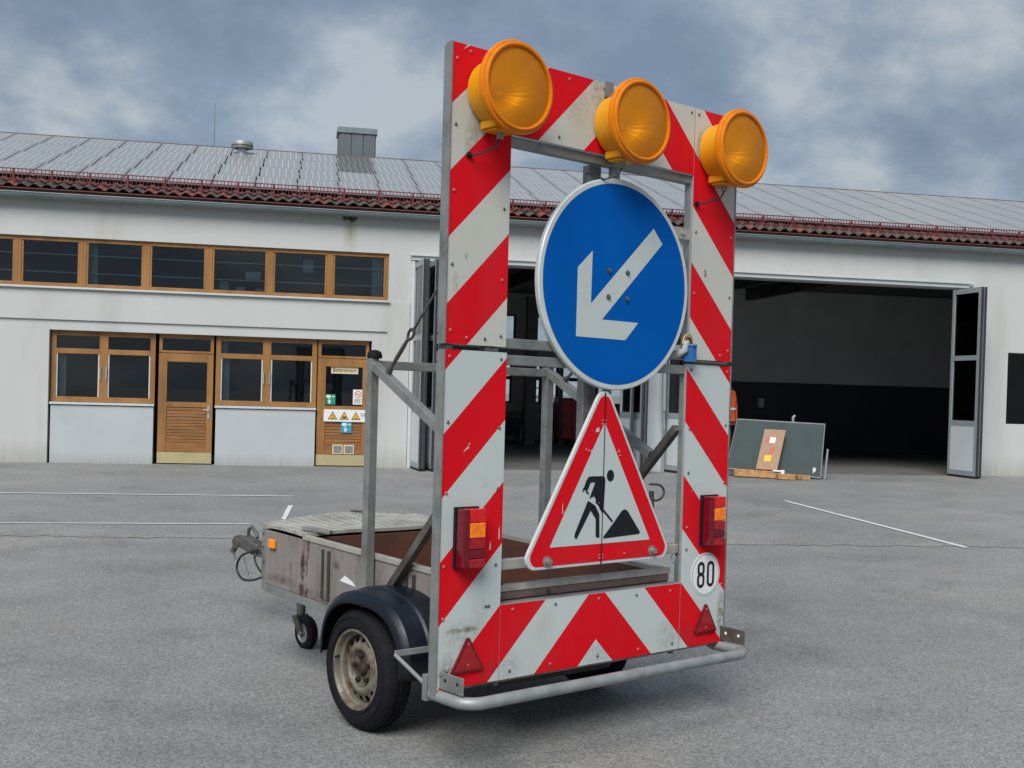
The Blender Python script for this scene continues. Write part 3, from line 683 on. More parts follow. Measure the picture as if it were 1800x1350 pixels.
# pantiles: eave row singly, the rest as one sheet
TW = 0.213
def tile_mesh(mt):
    m = MB(); n = 10; L = 0.42; prof = []
    for i in range(n + 1):
        u = i / n; z = 0.026 * math.sin(u * 2 * PI - 0.6) + 0.02
        prof.append((u * (TW + 0.006), z))
    vs = []
    for y, dz in ((0, 0.0), (L, 0.0)):
        for x, z in prof: vs.append((x, y, z + 0.018 - y / L * 0.018))
    for y in (0, L):
        for x, z in prof: vs.append((x, y, z + 0.018 - y / L * 0.018 - 0.016))
    k = n + 1; fs = []
    for i in range(n):
        fs.append((i, i + 1, i + 1 + k, i + k)); fs.append((i + 2 * k, i + 3 * k, i + 1 + 3 * k, i + 1 + 2 * k)); fs.append((i, i + 2 * k, i + 1 + 2 * k, i + 1))
    m.add(vs, fs); return m.build('roof_tile', mt, mesh_only=True, smooth=40)
TM = [tile_mesh(TILE_B), tile_mesh(TILE_R)]
nt_ = int((S1 - S0 + .4) / TW)
reds = {41, 42, 53, 64, 70, 83, 98, 105}
for i in range(nt_):
    x = S0 - .2 + i * TW
    me = TM[1] if (i in reds or random.random() < 0.13) else TM[0]
    put('roof_tile', me, roof, loc=(x, EV_Y, EV_Z - 0.035 + random.uniform(-.003, .003)), rot=(RA, 0, 0))
def wavy(name, y0, y1, parent, mt, dz=0.0):
    m = MB(); seg = 6; n = nt_ * seg; rows = int(round((y1 - y0) / 0.36)); vs = []; fs = []
    for r in range(rows):
        ya, yb = y0 + r * (y1 - y0) / rows, y0 + (r + 1) * (y1 - y0) / rows + .03
        o = len(vs)
        for y, lift in ((ya, 0.03), (yb, 0.008)):
            for i in range(n + 1):
                u = i / seg; vs.append((S0 - .2 + u * TW, y, rz(y) - .035 + lift + 0.026 * math.sin(u * 2 * PI - 0.6) + .02 + dz))
        k = n + 1
        fs += [(o + i, o + i + 1, o + i + 1 + k, o + i + k) for i in range(n)]
    m.recalc = False; m.add(vs, fs); return m.build(name, mt, parent, smooth=50, kind='stuff')
wavy('tile_field', EV_Y + 0.38, 0.52, roof, TILE_B)
m = MB(); m.box(S0 - .3, S1 + .3, EV_Y + 0.02, EV_Y + .05, 4.72, 4.785); m.build('eave_board', RED_FL, roof)
m = MB(); m.box(S0 - .3, S1 + .3, EV_Y - 0.03, EV_Y + .03, 4.79, 4.805); m.build('eave_flashing', RED_FL, roof)
# gutter (half round) with straps
gy, gz, gr = EV_Y - 0.045, 4.71, 0.085
m = MB(); prof = arc((gy, gz), gr, PI, 2 * PI, 10); prof2 = arc((gy, gz), gr - .006, 2 * PI, PI, 10)
m.prism(prof + prof2, (S0 - .35, 0, 0), (0, 1, 0), (0, 0, 1), -(S1 - S0 + .7)); m.tube([(S0 - .35, gy - gr, gz + .004), (S1 + .35, gy - gr, gz + .004)], .011, 8)
gut = m.build('gutter', ZINC, roof, smooth=50)
for i in range(33):
    x = S0 + 0.2 + i * 0.9; m = MB(); m.prism(arc((gy, gz), gr + .004, PI, 2 * PI, 8) + arc((gy, gz), gr + .0005, 2 * PI, PI, 8), (x, 0, 0), (0, 1, 0), (0, 0, 1), -.03); m.build('gutter_strap', ZINC, gut, smooth=50)
# snow guard grid
y = 0.06
m = MB(); zt, zb = rz(y) + .235, rz(y) + .05
x = S0; 
while x < S1:
    m.box(x, x + .011, y - .006, y + .006, zb, zt); x += .064
m.build('snow_guard_bars', RED_M, roof, kind='stuff')
m = MB(); m.box(S0, S1, y - .012, y - .0065, zt - .012, zt + .006).box(S0, S1, y - .012, y - .0065, zb + .105, zb + .125).box(S0, S1, y - .012, y - .0065, zb - .008, zb + .012); m.build('snow_guard_rail', RED_M, roof)
x = S0 + .1
while x < S1:
    m = MB(); m.box(x, x + .03, y - .02, y - .0125, zb - .06, zt).beam((x + .015, y, zt - .02), (x + .015, y + .28, zb - .02), .02, .012, (1, 0, 0)); m.build('snow_guard_bracket', RED_M, roof); x += .64
# solar panels
PW, PL = 0.792, 1.50
def panel(mt):
    m = MB(); m.box(0.012, PW - .018, 0, PL - .014, 0, .028, 0).box(0.028, PW - .034, .016, PL - .03, .0282, .031, 1)
    return m.build('solar_panel', [ALU, mt], mesh_only=True)
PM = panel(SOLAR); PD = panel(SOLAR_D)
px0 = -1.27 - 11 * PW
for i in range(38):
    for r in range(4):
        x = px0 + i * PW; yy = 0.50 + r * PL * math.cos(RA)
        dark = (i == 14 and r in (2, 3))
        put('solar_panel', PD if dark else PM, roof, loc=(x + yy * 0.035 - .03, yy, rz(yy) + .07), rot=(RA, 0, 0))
m = MB(); 
for r in range(4):
    for e in (.25, 1.1):
        yy = 0.50 + (r * PL + e) * math.cos(RA); m.box(px0, px0 + 38 * PW, yy, yy + .04, rz(yy) + .02, rz(yy) + .068)
m.build('panel_mounting_rails', ALU, roof)
m = MB(); m.tube([(S0 - .3, RID, rz(RID) + .0), (S1 + .3, RID, rz(RID) + .0)], .09, 10); m.build('ridge_cap', TILE_B, roof, smooth=60)
# roof vent, mast, glazed tower
m = MB(); m.lathe((-.9, 5.3, rz(5.3)), (0, 0, 1), [(0.10, 0), (0.10, .20), (.0, .205)], 24); v_ = m.build('roof_vent', ALU, bld, smooth=40)
m = MB(); m.lathe((-.9, 5.3, rz(5.3)), (0, 0, 1), [(0.15, .20), (0.24, .22), (.24, .33), (.225, .36), (0, .37)], 28); m.build('vent_cap', GALV_L, v_, smooth=40)
m = MB(); m.lathe((-.9, 5.3, rz(5.3)), (0, 0, 1), [(0.2405, .24), (0.243, .26), (.2405, .28)], 28); m.build('vent_band', STEEL_D, v_)
m = MB(); m.tube([(-1.62, RID + .6, rz(RID) - .3), (-1.62, RID + .6, 8.2)], .012, 6); o = m.build('lightning_mast', GALV, bld)
ty0, ty1, tx0, tx1, tz0, tz1 = 7.4, 8.2, 1.36, 2.28, 6.4, 7.95
m = MB(); m.box(tx0, tx1, ty0 + .06, ty1, tz0, tz1 - .14); m = m.build('rooftop_tower', SHEET, bld)
tw = m
for i in range(3):
    a = tx0 + .02 + i * (tx1 - tx0 - .04) / 3; b = a + (tx1 - tx0 - .04) / 3
    m = MB(); m.box(a + .012, b - .012, ty0 + .03, ty0 + .055, tz0 + .05, tz1 - .16); m.build('cladding_panel', SHEET, tw)
m = MB(); m.box(tx0 - .03, tx1 + .03, ty0, ty1 + .02, tz1 - .14, tz1); m.build('parapet', ZINC, tw)

# --- folding gate leaves
def leaf(parent, p, q, z0=0.05, z1=3.84, glaz=1.12, win=None, both=True):
    p = Vector((*p, 0)); q = Vector((*q, 0)); d = (q - p); L = d.length; d.normalize(); n = Vector((-d.y, d.x, 0)) * .025
    def bx(m, a, b, c, e, th=1.0, mi=0, off=0.0):
        o = p + d * a; o2 = p + d * b; nn = n * th; of = n * off
        vs = [o - nn + of, o2 - nn + of, o2 + nn + of, o + nn + of]; vs = [v + Vector((0, 0, c)) for v in vs] + [v + Vector((0, 0, e)) for v in vs]
        m.add(vs, [(0, 3, 2, 1), (4, 5, 6, 7), (0, 1, 5, 4), (1, 2, 6, 5), (2, 3, 7, 6), (3, 0, 4, 7)], mi)
    m = MB(); w = .08
    bx(m, 0, w, z0, z1); bx(m, L - w, L, z0, z1); bx(m, w, L - w, z1 - .1, z1); bx(m, w, L - w, z0, z0 + .1)
    bx(m, w, L - w, glaz - .06, glaz + .04); bx(m, w, L - w, 2.38, 2.48)
    lf = m.build('gate_leaf', GATE_G, parent)
    m = MB(); bx(m, w, L - w, z0 + .1, glaz - .06, .7); m.build('lower_panel', GATE_W, lf)
    for a, b in ((glaz + .04, 2.38), (2.48, z1 - .1)):
        m = MB(); bx(m, w, L - w, a, b, .15); m.build('pane', GLASS, lf)
    m = MB(); bx(m, -.012, -.002, z0, z1, .9); bx(m, L + .002, L + .012, z0, z1, .9); bx(m, .0, L, z0 - .035, z0 - .002, .6); m.build('rubber_seal', GATE_D, lf)
    return lf
for a, b in (((2.50, -.02), (2.56, -.92)), ((2.62, -.92), (2.66, -.03)), ((2.74, -.03), (2.78, -.95)), ((2.86, -.95), (2.90, -.04)), ((3.0, -.04), (3.04, -.9))): leaf(bld, a, b)
for a, b in (((6.86, -.03), (6.80, -.95)), ((6.72, -.95), (6.68, -.03)), ((6.58, -.03), (6.50, -1.0))): leaf(bld, a, b)
for a, b in (((7.60, .9), (7.66, 0.02)), ((7.50, -.06), (7.72, -.86))): leaf(bld, a, b)
for a, b in (((13.85, -.03), (13.8, -.95)), ((13.72, -.95), (13.68, -.03))): leaf(bld, a, b)
m = MB(); m.tube([(7.35, -.3, 2.6), (7.36, -.32, 1.2)], .045, 10).tube([(7.36, -.32, 1.2), (7.37, -.33, .85)], .02, 8); m.build('gas_strut', GATE_G, bld, smooth=40)

# rear windows of the hall
for h in back_holes:
    a, b, c, d = h; m = MB(); y0, y1 = DEP - .2, DEP - .12
    m.box(a, a + .05, y0, y1, c, d).box(b - .05, b, y0, y1, c, d).box(a + .0501, b - .0501, y0, y1, d - .05, d).box(a + .0501, b - .0501, y0, y1, c, c + .05)
    if d < 3: m.box(a + .0501, b - .0501, y0, y1, 1.86, 1.97)
    w_ = m.build('window', GATE_D, bld)
    m = MB(); m.box(a + .05, b - .05, DEP - .165, DEP - .16, c + .05, d - .05); m.build('pane', GLASS_C, w_)

# --- objects inside and before the gates (own things, in building coordinates)
def thing(name, label, cat, group=None):
    return root(name, label, cat, BM, group)
ldr = thing('step_ladder', 'grey aluminium step ladder standing in the dark hall behind the gate', 'ladder')
y0 = 11.8
m = MB(); m.beam((7.28, y0, 0), (7.34, y0, 2.35), .05, .05).beam((7.86, y0, 0), (7.74, y0, 2.35), .05, .05); m.build('rail', GALV_L, ldr)
for k in range(8):
    z = .25 + k * .27; m = MB(); m.box(7.30 + k * .006, 7.83 - k * .012, y0 - .05, y0 + .05, z, z + .035); m.build('tread', GALV_L, ldr)
m = MB(); m.beam((7.24, y0 + .9, 0), (7.34, y0 + .05, 2.3), .04, .04).beam((7.9, y0 + .9, 0), (7.74, y0 + .05, 2.3), .04, .04); m.build('rear_strut', GALV, ldr)
wb = thing('tool_cabinet', 'red workshop tool cabinet against the back of the hall', 'cabinet')
m = MB(); m.box(8.2, 9.75, 11.6, 12.2, .12, 1.35); m.build('body', RED_C, wb, bevel=.01)
for i in range(4):
    a = 8.23 + i * .38
    for j in range(3):
        z = .16 + j * .39; m = MB(); m.box(a, a + .36, 11.575, 11.598, z, z + .36); d_ = m.build('drawer', RED_C, wb, bevel=.005)
        m = MB(); m.box(a + .08, a + .28, 11.555, 11.574, z + .29, z + .31); m.build('handle', STEEL_D, d_)
m = MB(); m.box(8.25, 8.45, 11.7, 12.1, 0.004, .119).box(9.5, 9.7, 11.7, 12.1, 0.004, .119); m.build('base', STEEL_D, wb)
bn = thing('work_bench', 'dark work bench with a vice beside the ladder in the hall', 'bench')
m = MB(); m.box(6.2, 7.15, 11.2, 12.2, .82, .9); m.build('top', STEEL_D, bn)
for a in (6.25, 7.05):
    for b in (11.25, 12.1):
        m = MB(); m.box(a, a + .06, b, b + .06, .004, .819); m.build('leg', STEEL_D, bn)
m = MB(); m.box(6.3, 7.0, 11.35, 12.1, .2, .7); m.build('drawer_unit', IN_NAVY, bn)
ch = thing('pillar_jib_crane', 'dark slender jib crane frame hanging tools beneath the hall windows', 'crane')
m = MB(); m.beam((8.02, 10.6, .004), (8.02, 10.6, 3.1), .09, .09).beam((8.02, 10.6, 2.9), (9.3, 10.6, 2.9), .07, .09).beam((8.02, 10.6, 2.2), (8.7, 10.6, 2.86), .05, .05); m.build('post', STEEL_D, ch)
m = MB(); m.tube([(9.1, 10.6, 2.85), (9.1, 10.6, 2.2), (9.18, 10.6, 2.1), (9.14, 10.6, 2.0), (9.04, 10.6, 2.06)], .025, 8); m.build('hook', STEEL_D, ch, smooth=50)
JX = 9.86
jk = thing('work_jacket', 'orange high visibility jacket hanging in the dark right hand gateway', 'jacket')
m = MB(); sec = []
for z, w, d in ((0.90, .10, .16), (1.2, .09, .15), (1.5, .10, .18), (1.62, .07, .12), (1.66, .04, .04)):
    sec.append([(JX + w * math.cos(2 * PI * j / 12) * (1 + .08 * math.sin(5 * j + z * 9)), 2.4 + d * math.sin(2 * PI * j / 12), z) for j in range(12)])
vs = [p for s_ in sec for p in s_]; fs = [(i * 12 + j, i * 12 + (j + 1) % 12, (i + 1) * 12 + (j + 1) % 12, (i + 1) * 12 + j) for i in range(4) for j in range(12)]
m.add(vs, fs); m.build('body', ORANGE_C, jk, smooth=60)
for sx in (-1, 1):
    m = MB(); m.tube([(JX + sx * .07, 2.4, 1.56), (JX + sx * .10, 2.38, 1.3), (JX + sx * .10, 2.36, .98)], [.035, .04, .035], 8); m.build('sleeve', ORANGE_C, jk, smooth=60)
m = MB(); m.lathe((JX, 2.4, 1.22), (0, 0, 1), [(.105, 0), (.105, .05)], 16); 
m.v = [(x, 2.4 + (yy - 2.4) * 1.5, z) for x, yy, z in m.v]; m.build('reflective_band', LABEL_W, jk)
m = MB(); m.tube([(JX, 2.4, .004), (JX, 2.4, 1.72)], .018, 8).lathe((JX, 2.4, .004), (0, 0, 1), [(.2, 0), (.2, .02), (.02, .04)], 16)
o = m.build('coat_stand', STEEL_D, None, smooth=40); o.matrix_world = BM; o['label'] = 'thin dark stand holding the orange jacket'; o['category'] = 'coat stand'
m = MB(); m.box(11.60, 11.72, 8.18, 8.288, 1.5, 1.66); o = m.build('alarm_box', RED_C, None, bevel=.01); o.matrix_world = BM; o['label'] = 'small red box on the dark wall of the right gateway'; o['category'] = 'box'
m = MB(); m.box(13.02, 13.18, 8.14, 8.288, 1.25, 1.5); o = m.build('switch_box', BOX_W, None, bevel=.01); o.matrix_world = BM; o['label'] = 'small pale switch box on the dark wall of the right gateway'; o['category'] = 'box'

tl = thing('mesh_trolley', 'low dark mesh trolley standing just inside the right gateway behind the fence panel', 'trolley')
m = MB(); m.box(9.35, 10.75, .9, 1.6, .95, .99).box(9.35, 10.75, .9, 1.6, .18, .22)
for a in (9.35, 10.71):
    for b in (.9, 1.56): m.box(a, a + .04, b, b + .04, .221, .949)
m.build('frame', STEEL_D, tl)
m = MB(); k = 9.42
while k < 10.7: m.box(k, k + .012, .905, .917, .221, .949); k += .07
m.build('mesh_bars', STEEL_D, tl, kind='stuff')
m = MB(); m.tube([(10.62, .88, .99), (10.62, .88, 1.12), (10.66, .88, 1.15)], .03, 8); m.build('handle', GALV_L, tl, smooth=50)
for a in (9.4, 10.65):
    m = MB(); m.lathe((a, .95, .09), (1, 0, 0), [(0, 0), (.085, 0), (.085, .04), (0, .04)], 16); m.build('wheel', RUBBER, tl)
fp = thing('mesh_fence_panel', 'dark green screened fence panel leaning on beams before the right gateway', 'fence panel')
A, Bq, Cq, Dq = Vector((8.413, 20.6 - D0, .150)), Vector((10.047, 20.0 - D0, .025)), Vector((10.305, 20.4 - D0, 1.03)), Vector((8.767, 21.0 - D0, 1.076))
m = MB(); m.tube([A, Bq, Cq, Dq], .017, 8, closed=True); m.build('frame', GALV_L, fp, smooth=50)
nn = (Bq - A).cross(Dq - A).normalized() * .006
m = MB(); m.add([A + nn, Bq + nn, Cq + nn, Dq + nn, A - nn, Bq - nn, Cq - nn, Dq - nn], [(0, 1, 2, 3), (7, 6, 5, 4)]); m.build('screen', MESH_G, fp)
m = MB(); m.tube([A.lerp(Dq, .5) - nn * 3, Bq.lerp(Cq, .5) - nn * 3], .009, 6); m.build('cross_wire', GALV_L, fp)
m = MB(); m.tube([A.lerp(Bq, .5) - nn * 3, Dq.lerp(Cq, .46) - nn * 3], .009, 6); m.build('upright_wire', GALV_L, fp)
m = MB(); m.tube([Dq.lerp(Cq, .2) , Vector((9.2, .25, .01))], .014, 6).tube([Dq.lerp(Cq, .8), Vector((10.5, -.2, .01))], .014, 6); m.build('rear_stay', GALV, fp)
m = MB(); m.tube([Bq + Vector((.06, -.05, -.02)), Bq + Vector((.12, -.02, .55))], .02, 8); m.build('clamp_post', GALV_L, fp)
m = MB(); pp = A.lerp(Bq, .93).lerp(Dq.lerp(Cq, .93), .07) - nn * 3; m.box(pp.x - .03, pp.x + .03, pp.y - .01, pp.y, pp.z - .03, pp.z + .12); m.build('label_tag', LABEL_W, fp)
cb = thing('cardboard_panel', 'brown cardboard pack with a white and a yellow label leaning on the green fence panel', 'cardboard')
cp = [Vector((8.839, 20.22 - D0, .168)), Vector((9.216, 20.10 - D0, .16)), Vector((9.49, 20.38 - D0, .891)), Vector((9.13, 20.52 - D0, .911))]
cp[2] = cp[1] + cp[3] - cp[0]
cn = (cp[1] - cp[0]).cross(cp[3] - cp[0]).normalized() * .02
m = MB(); m.add([c - cn * 0 for c in cp] + [c - cn for c in cp], [(0, 1, 2, 3), (4, 5, 6, 7), (0, 1, 5, 4), (1, 2, 6, 5), (2, 3, 7, 6), (3, 0, 4, 7)]); m.build('board', CARD, cb)
sgn = -1 if cn.y > 0 else 1
def onc(u0, u1, v0, v1, mt, nm):
    def P(u, v): return cp[0].lerp(cp[1], u).lerp(cp[3].lerp(cp[2], u), v)
    outn = cn.normalized() * (.003 if cn.y < 0 else -.023)
    m = flat(); m.add([P(u0, v0) + outn, P(u1, v0) + outn, P(u1, v1) + outn, P(u0, v1) + outn], [(0, 1, 2, 3)]); m.build(nm, mt, cb)
onc(.35, .62, .66, .80, LABEL_W, 'white_label'); onc(.28, .60, .20, .35, LABEL_Y, 'yellow_label')
onc(.22, .32, .66, .78, LABEL_R, 'red_print'); onc(.45, .52, .40, .54, LABEL_R, 'red_print'); onc(.58, .66, .42, .56, LABEL_R, 'red_print')
for (p, q, w, h, lab) in (((8.46, 20.33, .095), (9.17, 20.02, .075), .12, .13, 'longest rough pine beam lying under the leaning fence panel'),
                          ((9.10, 19.84, .062), (9.42, 19.80, .055), .16, .10, 'short pine block at the right end of the long beam'),
                          ((9.50, 19.86, .05), (9.74, 19.83, .045), .12, .08, 'smallest pine offcut under the right end of the fence panel')):
    m = MB(); m.beam((p[0], p[1] - D0, p[2]), (q[0], q[1] - D0, q[2]), w, h, (0, 1, 0)); o = m.build('timber_beam', PINE, None, bevel=.006); o.matrix_world = BM
    o['label'] = lab; o['category'] = 'timber'; o['group'] = 'pine timbers under the fence panel'
m = MB(); m.beam((9.08, 20.0 - D0, .155), (9.25, 19.93 - D0, .15), .06, .03, (0, 1, 0)); m.beam((9.20, 19.90 - D0, .13), (9.26, 19.88 - D0, .13), .05, .09, (0, 1, 0))
o = m.build('plastic_bracket', LABEL_W, None, bevel=.004); o.matrix_world = BM; o['label'] = 'small white plastic bracket on the pine beam below the cardboard'; o['category'] = 'bracket'

# ------------------------------------------------------------------ trailer (local: x across the board, y towards the hitch, z up, origin = lower left corner of the board)
TR = Matrix(((0.7651572766, -0.6438421019, -0.0012999631, -0.25736541), (0.6438295816, 0.765126042915, 0.0080998902, 4.34354465),
             (-0.0042204199, -0.0070346508, 0.9999663503, 0.34634471), (0, 0, 0, 1)))
tr = root('warning_trailer', 'roadworks warning trailer with red and white striped frame, blue arrow sign and three amber lamps', 'trailer', TR)
BW, VS, VU, BH, B1, ZI, ZO = 1.676, 1.297, 1.319, 2.460, 0.298, 0.298, 2.158
CX = BW / 2
def bound(k): return -.004 + k * .2438 if k <= 5 else 1.215 + (k - 5) * .2522      # edge heights of the stripes
def red_at(c): return any(k % 2 and bound(k) <= c < bound(k + 1) for k in range(-6, 14))
def clip(poly, f):
    out = []
    for i in range(len(poly)):
        a, b = poly[i], poly[(i + 1) % len(poly)]; fa, fb = f(a), f(b)
        if fa >= 0: out.append(a)
        if (fa >= 0) != (fb >= 0):
            t = fa / (fa - fb); out.append((a[0] + (b[0] - a[0]) * t, a[1] + (b[1] - a[1]) * t))
    return out
def board(x0, x1, z0, z1, screws, name='striped_board'):
    WF = WHITE_A if z1 > 2 else WHITE_F
    m = flat()
    for side in (0, 1):
        xa, xb = (x0, min(x1, CX)) if side == 0 else (max(x0, CX), x1)
        if xb - xa < 1e-4: continue
        for k in range(-6, 14):
            c = (lambda p: p[1] - p[0]) if side == 0 else (lambda p: p[1] - (BW - p[0]))
            pl = [(xa, z0), (xb, z0), (xb, z1), (xa, z1)]
            pl = clip(pl, lambda p: c(p) - bound(k))
            if len(pl) > 2: pl = clip(pl, lambda p: bound(k + 1) - c(p))
            if len(pl) > 2:
                m.prism(pl, (0, 0, 0), UX, UZ, 0, 0 if k % 2 else 1)
    t = .014   # edges and back
    m.add([(x0, t, z0), (x1, t, z0), (x1, t, z1), (x0, t, z1)], [(3, 2, 1, 0)], 2)
    m.add([(x0, 0, z0), (x1, 0, z0), (x1, 0, z1), (x0, 0, z1), (x0, t, z0), (x1, t, z0), (x1, t, z1), (x0, t, z1)], [(0, 4, 5, 1), (1, 5, 6, 2), (2, 6, 7, 3), (3, 7, 4, 0)], 2)
    b = m.build(name, [RED_F, WF, ALU], tr)
    sm = MB()
    for x, z in screws:
        cc = (z - x) if x < CX else (z - (BW - x)); red = red_at(cc)
        sm.lathe((x, 0, z), (0, -1, 0), [(.0068, -.001), (.0068, .002), (.0052, .0036), (0, .0036)], 10, 1 if red else 0)
    if screws: sm.build('screws', [SCREW, SCREW_R], b, smooth=50, kind='stuff')
    return b
def col(xs, zs): return [(x, z) for x in xs for z in zs]
e = .022
lu = board(0, B1, VU, BH, col((e,), (1.37, 1.62, 1.90, 2.15, 2.40)) + [(.085, 2.437), (.27, 1.36), (.27, 1.58), (.27, 1.86), (.19, 1.345), (.10, 1.345)])
tb = board(B1 + .002, 1.378, ZO, BH, [(.55, 2.19), (.60, 2.435), (1.0, 2.19), (1.355, 2.435), (.80, 2.435), (.35, 2.19)])
ru = board(1.381, BW, VU, BH, col((BW - e,), (1.37, 1.62, 1.90, 2.15, 2.40)) + [(1.405, 2.435), (1.405, 1.9), (1.405, 1.62), (1.41, 1.345), (1.60, 1.345)])
ll = board(0, B1 + .006, 0, VS, col((e,), (1.27, 1.02, .75, .47, .27)) + [(.275, 1.27), (.275, 1.0), (.275, .76), (.275, .46), (.23, .30), (.245, .30)])
bb = board(B1 + .008, 1.366, 0, ZI, [(.37, .275), (.60, .275), (.85, .275), (1.08, .27), (1.30, .27), (.36, .03), (.58, .03), (.85, .03), (1.10, .03), (1.32, .03)])
rl = board(1.369, BW, 0, VS, col((BW - e,), (1.27, 1.02, .75, .27)) + [(1.40, 1.27), (1.40, 1.0), (1.40, .80), (1.40, .55), (1.40, .45)])
# dirt streak and torn film bits, flat on the boards
m = flat()
random.seed(3)
for (x, z, w, h) in ((.098, .905, .03, .006), (.12, .93, .012, .004), (.065, .60, .012, .01), (.20, .77, .016, .01), (.215, .80, .006, .006), (.285, .56, .006, .05), (.24, .52, .008, .03), (1.42, .71, .05, .004), (.05, 2.44, .03, .005), (.17, .35, .004, .004)):
    a = random.uniform(.5, .9)
    m.prism([(x, z), (x + w, z + w * a), (x + w * .8, z + w * a + h), (x + w * .1, z + h * .8)], (0, -.0012, 0), UX, UZ, 0)
m.build('torn_film_bits', WHITE_F, tr, kind='stuff')

# steel frame behind the boards
def fr(name, x0, x1, y0, y1, z0, z1, mt=GALV, bevel=.003): 
    m = MB(); m.box(x0, x1, y0, y1, z0, z1); return m.build(name, mt, tr, bevel=bevel)
for a in (-.0065, BW + .0005):
    for z0, z1 in ((-.02, VS), (VU, BH)): fr('edge_angle', a, a + .006, -.003, .034, z0, z1, bevel=0)
for a in (.0, .252, 1.384, BW - .04):
    fr('frame_post', a, a + .04, .0155, .056, -.01, 1.248); fr('frame_post', a, a + .04, .0155, .056, 1.358, BH - .003 if a in (.0, BW - .04) else ZO)
fr('frame_rail', 0, BW, .0155, .056, 1.250, 1.290); fr('frame_rail', 0, BW, .0155, .056, 1.316, 1.356)
fr('frame_rail', .293, 1.383, .016, .056, 2.118, 2.158); fr('frame_rail', .04, BW - .04, .0155, .05, 2.40, 2.44)
fr('frame_rail', .041, BW - .041, .0155, .056, -.006, .034); fr('frame_rail', .293, 1.383, .0155, .056, .262, .300)
fr('edge_angle', 0, BW, .0005, .03, -.0075, -.0015, STEEL_D, 0)
fr('sign_bar', .293, 1.383, .03, .06, .430, .472, RAIL_M)
fr('centre_post', .782, .852, .058, .10, .50, 2.12, GALV); 
m = MB(); m.tube([(.908, .035, 1.36), (.908, .035, 2.117)], .025, 14); m.build('sign_pole', GALV_L, tr, smooth=40)
fr('centre_post', .884, .912, .020, .05, 1.10, 1.249, GALV_L)
# hinge blocks in the gap between the two halves
for a in (.01, .20, .235, 1.42, 1.62): fr('hinge_block', a, a + .03, .005, .05, 1.2975, 1.3155, STEEL_D, .002)
m = MB(); m.tube([(1.64, -.004, 1.308), (1.40, -.004, 1.308)], .006, 8); m.build('hinge_pin', STEEL_D, tr)

# side support frames
for sx in (.30, 1.38):
    m = MB(); m.box(sx - .022, sx + .022, .933, .977, .02, 1.285); m.build('support_post', GALV, tr, bevel=.003)
    m = MB(); m.beam((sx, .955, 1.262), (sx, .215, .872), .04, .04, (1, 0, 0)); m.build('side_brace', GALV, tr, bevel=.003)
    m = MB(); m.beam((sx, .058, 1.005), (sx, .76, .262), .036, .036, (1, 0, 0)); m.build('side_brace', STEEL_D, tr, bevel=.003)
    # turnbuckle and stay rod
    P0, P1 = Vector((sx, .83, 1.215)), Vector((sx, .062, 1.79 if sx > 1 else 1.98)); d = P1 - P0
    m = MB(); m.tube([P0, P0 + d * .02, P0 + d * .035, P0 + d * .08], [.012, .017, .008, .008], 8).tube([P0 + d * .08, P0 + d * .17], .0095, 8).tube([P0 + d * .17, P0 + d * .2], .008, 6); m.build('turnbuckle', STEEL_D, tr, smooth=50)
    cc = P0 + d * .225; u = d.normalized(); w = Vector((0, -u.z, u.y)); m = MB()
    m.tube([cc + u * .028 * math.cos(t_) + w * .018 * math.sin(t_) for t_ in [2 * PI * k / 14 for k in range(14)]], .0065, 6, closed=True)
    m.build('eye_link', STEEL_D, tr, smooth=50)
    m = MB(); m.tube([P0 + d * .24, P1], .006, 6); m.build('stay_rod', STEEL_D, tr, smooth=50)
m = MB(); m.box(.322, 1.358, .935, .975, 1.236, 1.276); m.build('cross_bar', GALV, tr, bevel=.003)
for sx in (.30, 1.38):
    m = MB(); m.lathe((sx + .01, .955, 1.286), (0, 0, 1), [(.034, 0), (.036, .012), (.030, .03), (.012, .038), (0, .039)], 16); m.build('rubber_buffer', RUBBER, tr, smooth=50)

# round blue sign
DX, DZ, DR = .8953, 1.6146, .450
def disc(r, y, n=96): return [(DX + r * math.cos(2 * PI * k / n), DZ + r * math.sin(2 * PI * k / n)) for k in range(n)]
m = flat(); rs = MB()
rs.lathe((DX, 0, DZ), (0, -1, 0), [(DR - .004, -.012), (DR, -.006), (DR, .012), (DR - .004, .016), (DR - .022, .0165), (DR - .022, .014), (0, .0139)], 96)
rs = rs.build('round_arrow_sign', BORDER_F, tr, smooth=35)
m = flat(); m.prism(disc(DR - .0235, 0), (0, -.0165, 0), UX, UZ, 0); m.build('blue_field', BLUE_F, rs)
AR = [(.2117, .2644), (-.1563, -.0906), (-.1543, .1304), (-.2373, .0534), (-.2373, -.2326), (.0537, -.2336), (.1307, -.1546), (-.0893, -.1536), (.2707, .2014)]
m = flat(); m.prism([(DX + a, DZ + b) for a, b in AR][::-1], (0, -.0178, 0), UX, UZ, 0); m.build('white_arrow', WHITE_F, rs)
for a, b in ((-1, 1), (1, 1), (-1, -1), (1, -1)):
    m = MB(); m.lathe((DX + a * .056, -.0178, DZ + b * .056), (0, -1, 0), [(.012, 0), (.012, .002), (.0085, .002), (.0085, .008), (0, .0095)], 12, 0); m.build('bolt', SCREW, rs, smooth=40)
m = MB(); m.box(1.24, 1.41, .0125, .0148, 1.862, 1.912).lathe((1.33, .0125, 1.887), (0, -1, 0), [(.014, 0), (.014, .003), (.009, .003), (.009, .009), (0, .01)], 10); m.build('sign_bracket', RAIL_M, tr, smooth=40)

